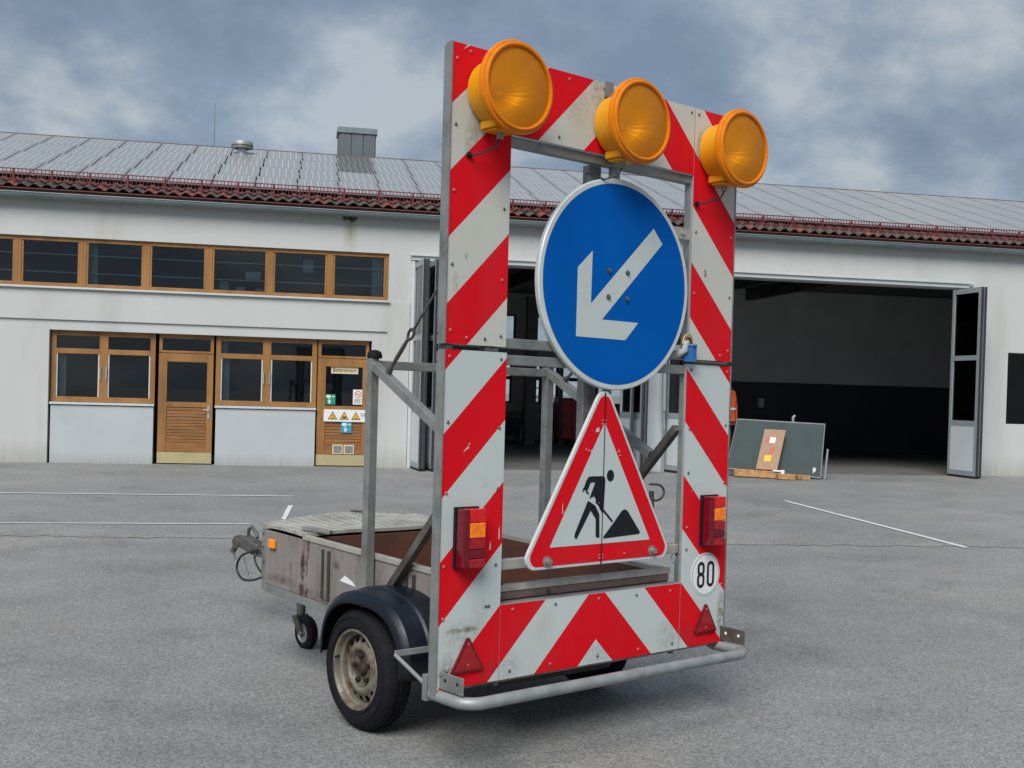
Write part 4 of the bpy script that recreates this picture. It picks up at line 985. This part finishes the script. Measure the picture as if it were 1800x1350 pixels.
# triangular roadworks sign, two hinged halves
TS = .9; TX = .8425; TZ = .424; TH = TS * math.sqrt(3) / 2
def tri(inset, r):
    cx, cz = TX, TZ + TH / 3; k = (TH / 3 - inset) / (TH / 3)
    pts = [(cx + (x - cx) * k, cz + (z - cz) * k) for x, z in ((TX - TS / 2, TZ), (TX + TS / 2, TZ), (TX, TZ + TH))]
    return round_poly(pts, r, 8) if r else pts
def halves(poly):
    return clip(poly, lambda p: TX - .0012 - p[0]), clip(poly, lambda p: p[0] - TX - .0012)
ts = MB()
for h in halves(tri(0, .045)): ts.prism(h, (0, -.012, 0), UX, UZ, .016, 0)
ts = ts.build('roadworks_sign', BORDER_F, tr, bevel=.002)
m = flat()
for h in halves(tri(.013, .038)): m.prism(h, (0, -.0133, 0), UX, UZ, 0)
m.build('red_field', RED_F, ts)
m = flat()
for h in halves(tri(.088, .004)): m.prism(h, (0, -.0146, 0), UX, UZ, 0)
m.build('white_field', WHITE_F, ts)
m = flat(); Y = -.0159
def shape(pts):
    if sum(pts[i][0] * pts[(i + 1) % len(pts)][1] - pts[(i + 1) % len(pts)][0] * pts[i][1] for i in range(len(pts))) < 0: pts = pts[::-1]
    m.prism(pts, (0, Y, 0), UX, UZ, 0)
shape([(.884 + .022 * math.cos(t_), .800 + .025 * math.sin(t_)) for t_ in [2 * PI * k / 28 for k in range(28)]])       # head
shape([(.752, .795), (.762, .799), (.838, .799), (.850, .794), (.854, .780), (.848, .645), (.840, .642), (.822, .665), (.822, .690), (.799, .684), (.801, .700), (.790, .715), (.762, .705), (.795, .773), (.768, .773), (.745, .728), (.742, .742), (.724, .750), (.722, .732), (.740, .778)][::-1])
shape([(.755, .697), (.790, .680), (.797, .668), (.772, .655), (.695, .539), (.683, .545), (.684, .562)])
shape([(.790, .678), (.800, .674), (.824, .637), (.828, .540), (.816, .537), (.805, .545), (.803, .618), (.772, .655)])
shape([(.738, .742), (.742, .732), (.757, .722), (.760, .730)])
m.stroke([(.806, .690), (.903, .603)], .010, (0, Y, 0), UX, UZ)
shape([(.850, .540), (.853, .533), (1.068, .541), (1.076, .549), (.998, .641), (.985, .651), (.968, .651), (.955, .643), (.905, .592), (.898, .586)])
m.build('worker_pictogram', BLACK_F, ts)
m = MB(); m.box(TX - .0016, TX + .0016, -.0166, -.010, TZ + .002, TZ + TH - .05); m.build('hinge_seam', BLACK_F, ts)
for x, z in ((.533, .457), (1.155, .463)):
    m = MB(); m.lathe((x, -.0135, z), (0, -1, 0), [(.022, 0), (.022, .004), (.013, .005), (.013, .022), (0, .023)], 16); m.build('bolt', GALV, ts, smooth=40)
m = MB()
for x, z in ((.833, 1.035), (.852, 1.035), (.833, 1.02), (.852, 1.02), (.833, .463), (.852, .463), (.833, .45), (.852, .45), (.985, .46)):
    m.lathe((x, -.0135, z), (0, -1, 0), [(.005, 0), (.004, .002), (0, .003)], 8)
m.build('rivets', SCREW_R, ts, smooth=50, kind='stuff')
m = flat()
for x, z, w, h in ((.79, .985, .022, .02), (.665, .69, .03, .004), (.61, .645, .004, .05), (.62, .63, .003, .03), (.765, .90, .008, .012), (.775, .88, .014, .006), (.75, .905, .006, .008), (.735, .91, .004, .01), (.92, .90, .02, .003), (.93, .90, .003, .014), (.935, .885, .01, .003)):
    m.prism([(x, z), (x + w, z + h * .1), (x + w * .9, z + h), (x + w * .2, z + h * .8)], (0, -.0149, 0), UX, UZ, 0)
m.build('paint_chips', BORDER_F, ts, kind='stuff')

# amber warning lamps
def lamp_parts(x, z):
    L = bpy.data.objects.new('warning_lamp', None); COL.objects.link(L); L.parent = tr; L.location = (x, 0, z); L.scale = (.975, 1, .975); L.empty_display_size = .05
    return L
def lamp_meshes():
    h = MB(); h.lathe((0, 0, 0), (0, -1, 0), [(.0, .004), (.118, .004), (.128, .012), (.132, .05), (.138, .10), (.150, .135), (.160, .150), (.158, .152), (.150, .14), (.12, .05), (.0, .01)], 48)
    ft = MB(); ft.box(-.062, .062, -.105, -.012, -.150, -.116); ft.box(-.052, .052, -.100, -.02, -.160, -.1501)
    rim = MB(); prof = [(.160, .142), (.172, .138), (.180, .144), (.182, .158), (.178, .166), (.170, .168), (.168, .175), (.163, .178), (.156, .176), (.155, .165), (.155, .160)]
    rim.lathe((0, 0, 0), (0, -1, 0), prof, 64)
    le = MB(); le.lathe((0, 0, 0), (0, -1, 0), [(.1555, .166), (.13, .172), (.09, .178), (.045, .181), (0, .182)], 64)
    rf = MB(); n = 144; P = [(.1545, .163, 0), (.14, .148, .0004), (.12, .127, .0009), (.085, .092, .0012), (.05, .058, .0008), (.02, .03, .0002), (.016, .05, 0), (1e-4, .055, 0)]
    vs = [(r * math.cos(2 * PI * j / n), -(t_ + a * math.cos(24 * 2 * PI * j / n)), r * math.sin(2 * PI * j / n)) for r, t_, a in P for j in range(n)]
    rf.add(vs, [(i * n + j, i * n + (j + 1) % n, (i + 1) * n + (j + 1) % n, (i + 1) * n + j) for i in range(len(P) - 1) for j in range(n)])
    return (h.build('housing', YELLOW_H, mesh_only=True, smooth=40), ft.build('housing_foot', YELLOW_H, mesh_only=True), rim.build('rim_ring', ORANGE_R, mesh_only=True, smooth=35),
            le.build('lens', LENS, mesh_only=True, smooth=60), rf.build('reflector', REFLECTOR, mesh_only=True, smooth=50))
H_, F_, R_, L_, C_ = lamp_meshes()
for x, z in ((.190, 2.291), (.861, 2.282), (1.526, 2.276)):
    Lp = lamp_parts(x, z)
    for nm, me in (('housing', H_), ('housing_foot', F_), ('rim_ring', R_), ('lens', L_), ('reflector', C_)):
        o = put(nm, me, Lp, bevel=.012 if nm == 'housing_foot' else 0); o.rotation_euler = (0, random.uniform(-.04, .04) if nm == 'lens' else 0, 0)
    m = MB(); m.tube([(.0, -.06, -.157), (.0, -.06, -.185)], .014, 8); m.build('cable_gland', GALV_L, Lp, smooth=40)
    off = -.055 if x < 1 else -.075
    m = MB(); m.tube([(.0, -.06, -.182), (-.01, -.05, -.215), (off - .02, -.03, -.250), (off - .05, -.012, -.255)] if x < .5 or x > 1 else [(.0, -.06, -.182), (-.02, -.05, -.22), (-.07, -.02, -.24), (-.14, .02, -.215)], .004, 6); m.build('cable', WIRE_B, Lp, smooth=50)
    if x < .5 or x > 1:
        m = MB(); m.lathe((off - .05, 0, -.255), (0, -1, 0), [(.013, 0), (.013, .008), (.007, .012), (0, .013)], 10); m.build('cable_grommet', RUBBER, Lp, smooth=40)
m = MB(); m.box(.80, .845, -.01, -.001, 2.40, 2.465); m.build('clamp_plate', GALV, tr)

# tail lights
def tail(x0, x1, z0, z1, strip_left):
    t = bpy.data.objects.new('tail_light', None); COL.objects.link(t); t.parent = tr
    h = z1 - z0; w = x1 - x0; d = -.062
    m = MB(); m.box(x0 - .004, x1 + .002, -.014, -.001, z0 - .004, z1 + .004); m.build('base', BLACK_F, t)
    if strip_left: a, b, c, e_ = x0, x0 + w * .30, x0 + w * .30 + .0008, x1
    else: a, b, c, e_ = x0, x0 + w * .30, x0 + w * .30 + .0008, x1
    m = MB(); m.box(a, b, d, -.015, z0, z1); m.build('side_lens', TAIL_RD, t, bevel=.006)
    for f0, f1, mt in ((.0, .155, TAIL_M), (.16, .315, TAIL_RD), (.32, .50, TAIL_M), (.505, .765, TAIL_O), (.77, 1.0, TAIL_R)):
        m = MB(); m.box(c, e_, d + .001, -.015, z0 + h * f0, z0 + h * f1 - .001); m.build('lens', mt, t, bevel=.003)
tail(.064, .172, .466, .692, True); tail(1.490, 1.600, .467, .692, False)
# triangular reflectors
for cx in (.143, 1.542):
    m = MB(); m.prism(round_poly([(cx - .082, .055), (cx + .082, .055), (cx, .197)], .009, 4), (0, -.009, 0), UX, UZ, .008); rf = m.build('triangle_reflector', TAIL_RD, tr)
    m = flat(); m.prism([(cx - .066, .064), (cx + .066, .064), (cx, .178)], (0, -.0098, 0), UX, UZ, 0); m.build('reflector_face', REFL_M, rf)
    m = MB(); 
    for z in (.165, .082): m.lathe((cx, -.0095, z), (0, -1, 0), [(.005, 0), (.005, .002), (0, .003)], 8)
    m.build('rivets', SCREW_R, rf, kind='stuff')
# speed disc
m = MB(); m.lathe((1.538, 0, .327), (0, -1, 0), [(.1, .0006), (.1, .0022), (0, .00221)], 64); sp = m.build('speed_disc', LABEL_W, tr)
OO = (1.538, -.0034, .327)
m = flat(); m.stroke(arc((0, 0), .0935, 0, 2 * PI, 64)[:-1], .0018, OO, UX, UZ, 0, True)
def stad(cx, cz, w, h, n=8):
    r = w / 2; return [(cx + r * math.cos(t_), cz + h / 2 - r + r * math.sin(t_)) for t_ in [PI * k / n for k in range(n + 1)]] + [(cx + r * math.cos(t_), cz - h / 2 + r + r * math.sin(t_)) for t_ in [PI + PI * k / n for k in range(n + 1)]]
m.stroke(stad(.034, 0, .038, .106), .0145, OO, UX, UZ, 0, True)
m.stroke(stad(-.034, -.026, .038, .057), .0145, OO, UX, UZ, 0, True); m.stroke(stad(-.034, .027, .036, .052), .0145, (OO[0], OO[1] - .0006, OO[2]), UX, UZ, 0, True)
m.build('speed_number', BLACK_F, sp)

# bumper tube, corner plates, struts
pts = [(.018, .05, -.022), (.018, -.09, -.022)] + [(.098 - .08 * math.cos(a), -.09 - .08 * math.sin(a), -.022) for a in [PI / 2 * k / 8 for k in range(1, 9)]]
pts += [(BW - .098 + .08 * math.sin(a), -.09 - .08 * math.cos(a), -.022) for a in [PI / 2 * k / 8 for k in range(0, 9)]] + [(BW - .018, .05, -.022)]
m = MB(); m.tube(pts, .0235, 14); m.build('rear_bumper_tube', GALV_L, tr, smooth=50)
for x, nm in ((.018, 0), (BW - .018, 1)):
    m = MB(); m.box(x - .003, x + .003, -.145, .03, .006, .074)
    pl = m.build('corner_plate', STEEL_D if nm else GALV, tr, bevel=.008)
    m = MB()
    for yy in (-.035, -.11): m.lathe((x - .0035, yy, .045), (-1, 0, 0), [(.0075, 0), (0, .0006)], 12)
    m.build('bolt_hole', LABEL_W if nm else BLACK_F, pl)
m = MB(); m.tube([(.02, .305, .078), (.02, .045, -.015)], .0085, 8); m.build('mudguard_strut', GALV_L, tr, smooth=50)
m = MB(); m.beam((.02, .31, .082), (.33, .31, .082), .025, .008, (0, 0, 1)); m.build('mudguard_strut', GALV_L, tr, bevel=.002)
m = MB(); m.box(-.006, .03, .0565, .085, -.05, .05).tube([(.012, .03, .02), (.012, .03, .075)], .01, 8); m.build('hinge_bracket', GALV, tr, bevel=.002)
m = MB(); m.tube([(.012, -.004, .055), (.03, -.012, .075), (.045, -.008, .06)], .006, 6); m.build('locking_pin', STEEL_D, tr, smooth=50)
m = MB(); m.lathe((.2, .26, .13), (0, -1, 0), [(0, -.03), (.022, -.02), (.028, 0), (.02, .025), (0, .03)], 14); m.build('red_cap', TAIL_R, tr, smooth=60)
m = MB()
for x in (1.33, 1.60, .30): m.lathe((x, .015, -.008), (0, 0, -1), [(.012, 0), (.012, .012), (0, .013)], 8)
m.build('bolt_heads', STEEL_D, tr, kind='stuff')

# blue socket with wires, ring, cable hook
m = MB(); m.box(1.345, 1.385, -.045, -.004, 1.305, 1.375).lathe((1.365, -.025, 1.376), (0, 0, 1), [(.030, 0), (.030, .008), (.02, .009)], 14); sk_ = m.build('blue_socket', BLUE_P, tr, bevel=.003)
m = MB(); m.tube([(1.335, .02, 1.34), (1.335, -.02, 1.36), (1.335, -.02, 1.40)], .016, 10); m.build('grey_plug', TRIM_G, sk_, smooth=50)
for mt, r, dz in ((WIRE_Y, .035, .0), (WIRE_R, .028, -.004), (WIRE_B, .022, -.002)):
    m = MB(); m.tube([(1.35 + r * math.cos(a), -.02, 1.385 + dz + r * 1.3 * math.sin(a)) for a in [PI * k / 10 for k in range(11)]], .0035, 6); m.build('wire', mt, sk_, smooth=60)
m = MB(); m.tube([(1.335, .045, .405 + .018) for _ in range(1)] * 0 + [(1.335 + .0, .02 + .012 * math.cos(a), .41 + .019 * math.sin(a)) for a in [2 * PI * k / 14 for k in range(14)]], .003, 6, closed=True); m.build('ring_pin', GALV_L, tr, smooth=50)
m = MB(); m.tube([(1.36, .20, .735)] + [(1.405 + .055 * math.cos(a), .20, .695 + .038 * math.sin(a)) for a in [PI / 2 - PI * 1.05 * k / 12 for k in range(13)]], .0055, 8); m.tube([(1.395, .22, .70), (1.40, .22, .62)], .012, 8); m.build('cable_hook', STEEL_D, tr, smooth=60)
m = MB(); m.tube([(.33, .075, .40), (.35, .078, .395), (.375, .08, .37), (.38, .08, .33), (.36, .08, .29), (.33, .08, .28)], .005, 6); m.build('cable', WIRE_B, tr, smooth=60)

# cargo box, sheared nose-up
KX, Y0S = .029, .04
X0, X1, YB0, YB1 = .335, 1.362, .075, 2.03
def bpart(mb, name, mt, parent=tr, bevel=.002, **k): return mb.shear(KX, Y0S).build(name, mt, parent, bevel=bevel, **k)
for xa, xb, xi in ((X0, X0 + .018, X0 + .018), (X1 - .018, X1, X1 - .018)):
    out = xa if xa == X0 else xb
    sgn = -1 if xa == X0 else 1
    m = MB(); m.box(xa, xb, YB0 + .02, YB1 - .04, .052, .334); sw = bpart(m, 'side_wall', PLY_O)
    m = MB(); xin = (xb + .0015) if xa == X0 else (xa - .0015); m.box(min(xin, xin - sgn * .003), max(xin, xin - sgn * .003), YB0 + .02, YB1 - .04, .055, .33); bpart(m, 'inner_lining', PLY_I, sw, 0)
    m = MB(); m.box(xa - .006, xb + .008, YB0, 1.600, .336, .360); bpart(m, 'top_rail', RAIL_M, sw)
    for yc in (1.37, .655):
        for dy in (-.027, .027):
            m = MB(); m.box(*sorted((out, out + sgn * .012)), yc + dy - .008, yc + dy + .008, .075, .315); bpart(m, 'rib', UNDER, sw)
        m = MB(); m.box(*sorted((out, out + sgn * .005)), yc - .018, yc + .018, .07, .32); bpart(m, 'rib', PLY_O, sw)
    m = MB(); m.box(xa - .003, xb + .003, YB1 - .042, YB1, .011, .334); bpart(m, 'corner_post', GALV, sw)
    m = MB(); m.box(xa - .003, xb + .003, YB0, YB0 + .02, .011, .334); bpart(m, 'corner_post', GALV, sw)
    m = MB(); m.box(xa - .002, xb + .03, YB0 + .021, YB1 - .043, .008, .050); bpart(m, 'bottom_rail', GALV, sw)
    m = MB()
    for z in (.08, .16, .24, .31): m.lathe((out + sgn * .003, YB1 - .02, z), (sgn, 0, 0), [(.007, 0), (.007, .003), (0, .004)], 8)
    bpart(m, 'rivets', STEEL_D, sw, 0, kind='stuff')
    m = MB(); m.box(*sorted((out + sgn * .001, out + sgn * .020)), 1.873, 1.935, .248, .296); bpart(m, 'side_marker', MARK_O, sw, .006)
m = MB(); m.box(X0 + .02, X1 - .02, YB1 - .02, YB1, .02, .334); bpart(m, 'front_wall', PLY_I)
m = MB(); m.box(X0 + .019, X1 - .019, YB0 + .02, YB1 - .021, .04, .054); bpart(m, 'cargo_floor', PLY_I)
m = MB(); m.box(X0 + .001, X1 - .001, YB0 - .003, YB0 + .018, .055, .300, 0); tg = bpart(m, 'tailgate', PLY_T)
m = MB(); m.box(X0 - .004, X1 + .004, YB0 - .012, YB0 + .022, .335, .3605); bpart(m, 'top_rail', RAIL_M, tg)
m = MB(); m.box(X0 + .0, X1 - .0, YB0 - .008, YB0 + .016, .302, .333); bpart(m, 'top_rail', PLY_T, tg)
m = MB()
for x in (.36, 1.32, .62): m.lathe((x, YB0 - .003, .275 if x != .62 else .318), (0, -1, 0), [(.009, 0), (.009, .012), (0, .013)], 10)
bpart(m, 'rivets', STEEL_D, tg, 0, kind='stuff')
# bulkhead below the lid edge
m = MB(); m.box(X0 + .02, X1 - .02, 1.575, 1.592, .054, .345); bpart(m, 'bulkhead', PLY_I)
# checker plate lid: slightly crowned, with raised bars
nx, ny = 16, 8; LX0, LX1, LY0, LY1 = X0 - .006, X1 + .006, 1.575, 2.045
def lz(u, v): return .366 + .03 * math.sin(PI * min(max(u, 0), 1)) * (0.35 + .65 * v) + .004 * math.sin(u * 9 + v * 4)
m = MB(); vs = []
for t_ in (0, -.016):
    for j in range(ny + 1):
        for i in range(nx + 1):
            u, v = i / nx, j / ny; vs.append((LX0 + (LX1 - LX0) * u, LY0 + (LY1 - LY0) * v, lz(u, v) + t_))
k = (nx + 1) * (ny + 1); fs = []
for j in range(ny):
    for i in range(nx):
        a = j * (nx + 1) + i; fs.append((a, a + 1, a + nx + 2, a + nx + 1)); fs.append((k + a, k + a + nx + 1, k + a + nx + 2, k + a + 1))
for i in range(nx): fs.append((i, i + k, i + 1 + k, i + 1)); a = ny * (nx + 1) + i; fs.append((a, a + 1, a + 1 + k, a + k))
for j in range(ny): a = j * (nx + 1); fs.append((a, a + nx + 1, a + nx + 1 + k, a + k)); a += nx; fs.append((a, a + k, a + nx + 1 + k, a + nx + 1))
m.add(vs, fs); lid = bpart(m, 'checker_plate_lid', CHECK_M, bevel=0, smooth=50)
m = flat(); i = 0; yy = LY0 + .015
while yy < LY1 - .01:
    xx = LX0 + .015 + (.0135 if i % 2 else 0); j = 0
    while xx < LX1 - .01:
        u, v = (xx - LX0) / (LX1 - LX0), (yy - LY0) / (LY1 - LY0); z = lz(u, v); s_ = 1 if (i + j) % 2 else -1
        a, b = .010, .0028; dx, dy = a * .707, a * .707 * s_
        m.add([(xx - dx, yy - dy, z + .0002), (xx + dy * .3, yy - dx * .3, z + .0002), (xx + dx, yy + dy, z + .0002), (xx - dy * .3, yy + dx * .3, z + .0002), (xx, yy, z + .0032)], [(0, 1, 4), (1, 2, 4), (2, 3, 4), (3, 0, 4)])
        xx += .027; j += 1
    yy += .0155; i += 1
bpart(m, 'checker_bars', CHECK_M, lid, 0, kind='stuff')
m = MB(); m.beam((X0 + .03, 1.66, .385), (X0 + .10, 1.50, .380), .018, .028, (0, 0, 1)); bpart(m, 'lid_latch', GALV, lid)
m = MB(); m.beam((.86, 2.0, .412), (.93, 1.95, .408), .012, .012); bpart(m, 'lid_hinge', STEEL_D, lid)
# torn white sticker on the mudguard
# chassis and axle
m = MB(); m.tube([(.33, .735, -.075), (1.35, .735, -.075)], .032, 12).box(X0 + .04, X0 + .09, .1, 1.0, -.02, .006).box(X1 - .09, X1 - .04, .1, 1.0, -.02, .006).box(.36, 1.34, .16, .2, -.06, .005).box(.42, 1.28, .12, 1.1, -.005, .006); m.build('chassis', UNDER, tr)
m = MB(); m.box(.45, 1.20, .25, .52, -.115, -.02); m.build('spare_carrier', UNDER, tr, bevel=.02)
# drawbar and coupling
m = MB(); m.beam((.85, 1.7, .095), (.85, 3.08, .125), .07, .06, (1, 0, 0)); db = m.build('drawbar', STEEL_D, tr, bevel=.006)
m = MB(); m.beam((.85, 3.0, .128), (.85, 3.24, .165), .085, .075, (1, 0, 0)).lathe((.85, 3.30, .135), (0, 0, 1), [(.0, -.02), (.045, -.015), (.05, .02), (.04, .05), (0, .062)], 18).beam((.85, 3.2, .17), (.85, 3.32, .16), .06, .05, (1, 0, 0)); m.build('coupling_head', STEEL_D, db, smooth=40, bevel=.006)
m = MB(); m.tube([(.87, 3.23, .19), (.87, 3.22, .24), (.87, 3.18, .258), (.87, 3.12, .225), (.87, 3.10, .20)], .011, 8); m.build('coupling_handle', STEEL_D, db, smooth=60)
m = MB(); m.beam((.80, 3.26, .13), (.80, 3.30, .09), .02, .03).tube([(.79, 3.31, .10), (.79, 3.26, .085), (.79, 3.24, .05)], .006, 6); m.build('safety_catch', STEEL_D, db, smooth=40)
def loop(pts, r, nm, mt=WIRE_B, n=24):
    P = [Vector(p) for p in pts]; out = []
    for i in range(len(P) - 1):
        p0, p1, p2, p3 = P[max(i - 1, 0)], P[i], P[i + 1], P[min(i + 2, len(P) - 1)]
        for k in range(6):
            t_ = k / 6; out.append(.5 * ((2 * p1) + (p2 - p0) * t_ + (2 * p0 - 5 * p1 + 4 * p2 - p3) * t_ ** 2 + (3 * p1 - p0 - 3 * p2 + p3) * t_ ** 3))
    out.append(P[-1]); m = MB(); m.tube(out, r, 7); return m.build(nm, mt, db, smooth=60)
loop([(.80, 2.96, .14), (.80, 3.05, .12), (.80, 3.19, .07), (.80, 3.235, -.01), (.80, 3.16, -.065), (.80, 3.02, -.055), (.80, 2.9, -.02)], .0075, 'electric_cable')
loop([(.82, 2.90, .13), (.82, 3.03, .10), (.82, 3.02, .05), (.82, 2.94, .0), (.82, 2.88, -.01)], .0065, 'electric_cable')
loop([(.83, 3.22, .09), (.83, 3.16, .0), (.83, 3.13, -.03)], .0025, 'breakaway_cable', STEEL_D)
m = MB(); m.tube([(.83, 3.12 + .016 * math.cos(a), -.045 + .014 * math.sin(a)) for a in [2 * PI * k / 12 for k in range(12)]], .003, 6, closed=True); m.tube([(.83, 3.10, -.047), (.83, 3.03, -.05)], .003, 6); m.build('breakaway_ring', GALV_L, db, smooth=60)
# jockey wheel
jw = bpy.data.objects.new('jockey_wheel', None); COL.objects.link(jw); jw.parent = tr
jx, jy, jz = .735, 2.235, -.240
m = MB(); m.tube([(jx + .0, 2.30, -.15), (jx + .0, 2.30, .16)], .026, 14); m.box(jx - .03, .82, 2.27, 2.33, .03, .09); m.build('stem', STEEL_D, jw, smooth=40)
m = MB(); m.beam((jx - .036, 2.31, -.16), (jx - .036, jy, jz), .05, .006, (0, 0, 1)).beam((jx + .036, 2.31, -.16), (jx + .036, jy, jz), .05, .006, (0, 0, 1)).box(jx - .04, jx + .04, 2.285, 2.335, -.17, -.155); m.build('fork', STEEL_D, jw)
m = MB(); m.lathe((jx - .028, jy, jz), (1, 0, 0), [(.055, 0), (.083, 0), (.095, .012), (.095, .044), (.083, .056), (.055, .056)], 28); m.build('tyre', RUBBER, jw, smooth=40)
m = MB(); m.lathe((jx - .028, jy, jz), (1, 0, 0), [(.02, -.004), (.022, .006), (.05, .008), (.056, .002), (.056, .054), (.05, .048), (.022, .05), (0, .06)], 24).lathe((jx - .042, jy, jz), (1, 0, 0), [(0, 0), (.012, .002), (.012, .08), (0, .084)], 10); m.build('rim', GALV, jw, smooth=40)

# wheels
def wheel(loc, rz):
    w = bpy.data.objects.new('wheel', None); COL.objects.link(w); w.parent = tr; w.location = loc; w.rotation_euler = (.2, 0, rz); return w
RT = .262
def wheel_meshes():
    t = MB(); P = [(.166, .022), (.172, .010), (.180, .004), (.205, .0), (.228, .004), (.244, .012), (.252, .022)]
    tr_ = [(.2575, .030), (RT, .040), (RT, .056), (.255, .057), (.255, .063), (RT, .064), (RT, .082), (.255, .083), (.255, .089), (RT, .090), (RT, .106)]
    prof = P + tr_ + [(r, .146 - x) for r, x in P[::-1]]
    t.lathe((0, 0, 0), (1, 0, 0), prof, 96)
    # shoulder tread blocks and raised sidewall ribs
    tb_ = MB(); n = 64
    for k in range(n):
        a0, a1 = 2 * PI * k / n, 2 * PI * (k + .66) / n
        for xa, xb in ((.022, .041), (.105, .124)):
            vs = []
            for a in (a0, a1):
                for x, r in ((xa, .2500), (xb, RT - .002), (xb, RT + .0022), (xa, .2560)):
                    vs.append((x if xa < .1 else .146 - (x - xa) - .022, r * math.cos(a), r * math.sin(a)))
            tb_.add(vs, [(0, 1, 2, 3), (7, 6, 5, 4), (0, 4, 5, 1), (1, 5, 6, 2), (2, 6, 7, 3), (3, 7, 4, 0)])
    for r in (.186, .226): tb_.lathe((0, 0, 0), (1, 0, 0), [(r - .0025, .0035), (r, -.0012), (r + .0025, .0035)], 72)
    r = MB()
    rimp = [(.170, .020), (.176, .006), (.173, .002), (.166, .003), (.161, .012), (.158, .028), (.148, .036), (.145, .060), (.146, .080)]
    r.lathe((0, 0, 0), (1, 0, 0), rimp, 72)
    # disc with 16 vent openings between r=.118 and .138
    nseg = 16; ra, rb = .120, .138; sub = 6
    r.lathe((0, 0, 0), (1, 0, 0), [(.146, .062), (.1385, .050)], 72)
    for k in range(nseg):
        for j in range(sub):
            if j in (2, 3, 4): continue
            a0, a1 = 2 * PI * (k + j / sub) / nseg, 2 * PI * (k + (j + 1) / sub) / nseg
            r.add([(.050, .1385 * math.cos(a0), .1385 * math.sin(a0)), (.050, .1385 * math.cos(a1), .1385 * math.sin(a1)), (.040, .117 * math.cos(a1), .117 * math.sin(a1)), (.040, .117 * math.cos(a0), .117 * math.sin(a0))], [(0, 1, 2, 3)])
    r.lathe((0, 0, 0), (1, 0, 0), [(.117, .040), (.110, .034), (.100, .028), (.090, .028), (.080, .036)], 72)
    r.lathe((0, 0, 0), (1, 0, 0), [(.080, .036), (.070, .048), (.052, .050), (.034, .050)], 72, 1)
    h = MB(); h.lathe((0, 0, 0), (1, 0, 0), [(0, .030), (.020, .030), (.026, .036), (.030, .050), (.034, .0505)], 32)
    for k in range(5):
        a = 2 * PI * k / 5; h.lathe((.028, .056 * math.cos(a), .056 * math.sin(a)), (1, 0, 0), [(0, 0), (.009, .0), (.0105, .006), (.0105, .023)], 6)
    h.lathe((.075, 0, 0), (1, 0, 0), [(0, 0), (.11, 0), (.14, .02), (.14, .06)], 32)
    rr = r.build('rim', [RIM_M, GREASE], mesh_only=True, smooth=35)
    return t.build('tyre', RUBBER, mesh_only=True, smooth=35), tb_.build('tread_blocks', RUBBER, mesh_only=True), rr, h.build('hub', HUB_M, mesh_only=True, smooth=35)
TY, TBk, RI, HU = wheel_meshes()
for loc, rzz in (((.100, .735, -.077), 0), ((BW - .100, .735, -.072), PI)):
    w = wheel(loc, rzz)
    put('tyre', TY, w); put('tread_blocks', TBk, w, kind='stuff'); put('rim', RI, w); put('hub', HU, w)
    m = MB(); m.tube([(.022, .158, 0), (-.006, .150, 0)], .004, 6); m.build('valve', RUBBER, w)

# mudguards
def mudguard(flip):
    m = MB(); n = 40; a_, b_, yc, zc, e_ = .366, .325, .690, -.050, 2.5
    cs = [(.333, -.022), (.331, -.002), (.300, 0), (.222, .0), (.212, -.009), (.150, -.010), (.122, -.013), (.102, -.030), (.094, -.045), (.090, -.064)]
    if flip: cs = [(BW - x, d) for x, d in cs]
    vs = []
    for i in range(n + 1):
        t_ = PI * i / n; c, s = math.cos(t_), math.sin(t_)
        py = yc + a_ * (abs(c) ** (2 / e_)) * (1 if c > 0 else -1); pz = zc + b_ * (abs(s) ** (2 / e_))
        ny_, nz_ = (py - yc) / a_ ** 2, (pz - zc) / b_ ** 2; l = math.hypot(ny_, nz_); ny_, nz_ = ny_ / l, nz_ / l
        vs += [(x, py + ny_ * d, pz + nz_ * d) for x, d in cs]
    k = len(cs); fs = [(i * k + j, i * k + j + 1, (i + 1) * k + j + 1, (i + 1) * k + j) for i in range(n) for j in range(k - 1)]
    m.add(vs, fs); o = m.build('mudguard', FENDER_P, tr, smooth=30)
    so = o.modifiers.new('thick', 'SOLIDIFY'); so.thickness = .005; so.offset = -1
    return o
mg = mudguard(False); mudguard(True)
m = MB(); m.prism([(-1.245, .222), (-1.105, .212), (-1.135, .232), (-1.200, .252)], (.3328, 0, 0), (0, -1, 0), (0, 0, 1), .0015); m.build('torn_sticker', LABEL_W, tr)
print('objects', len(bpy.data.objects))
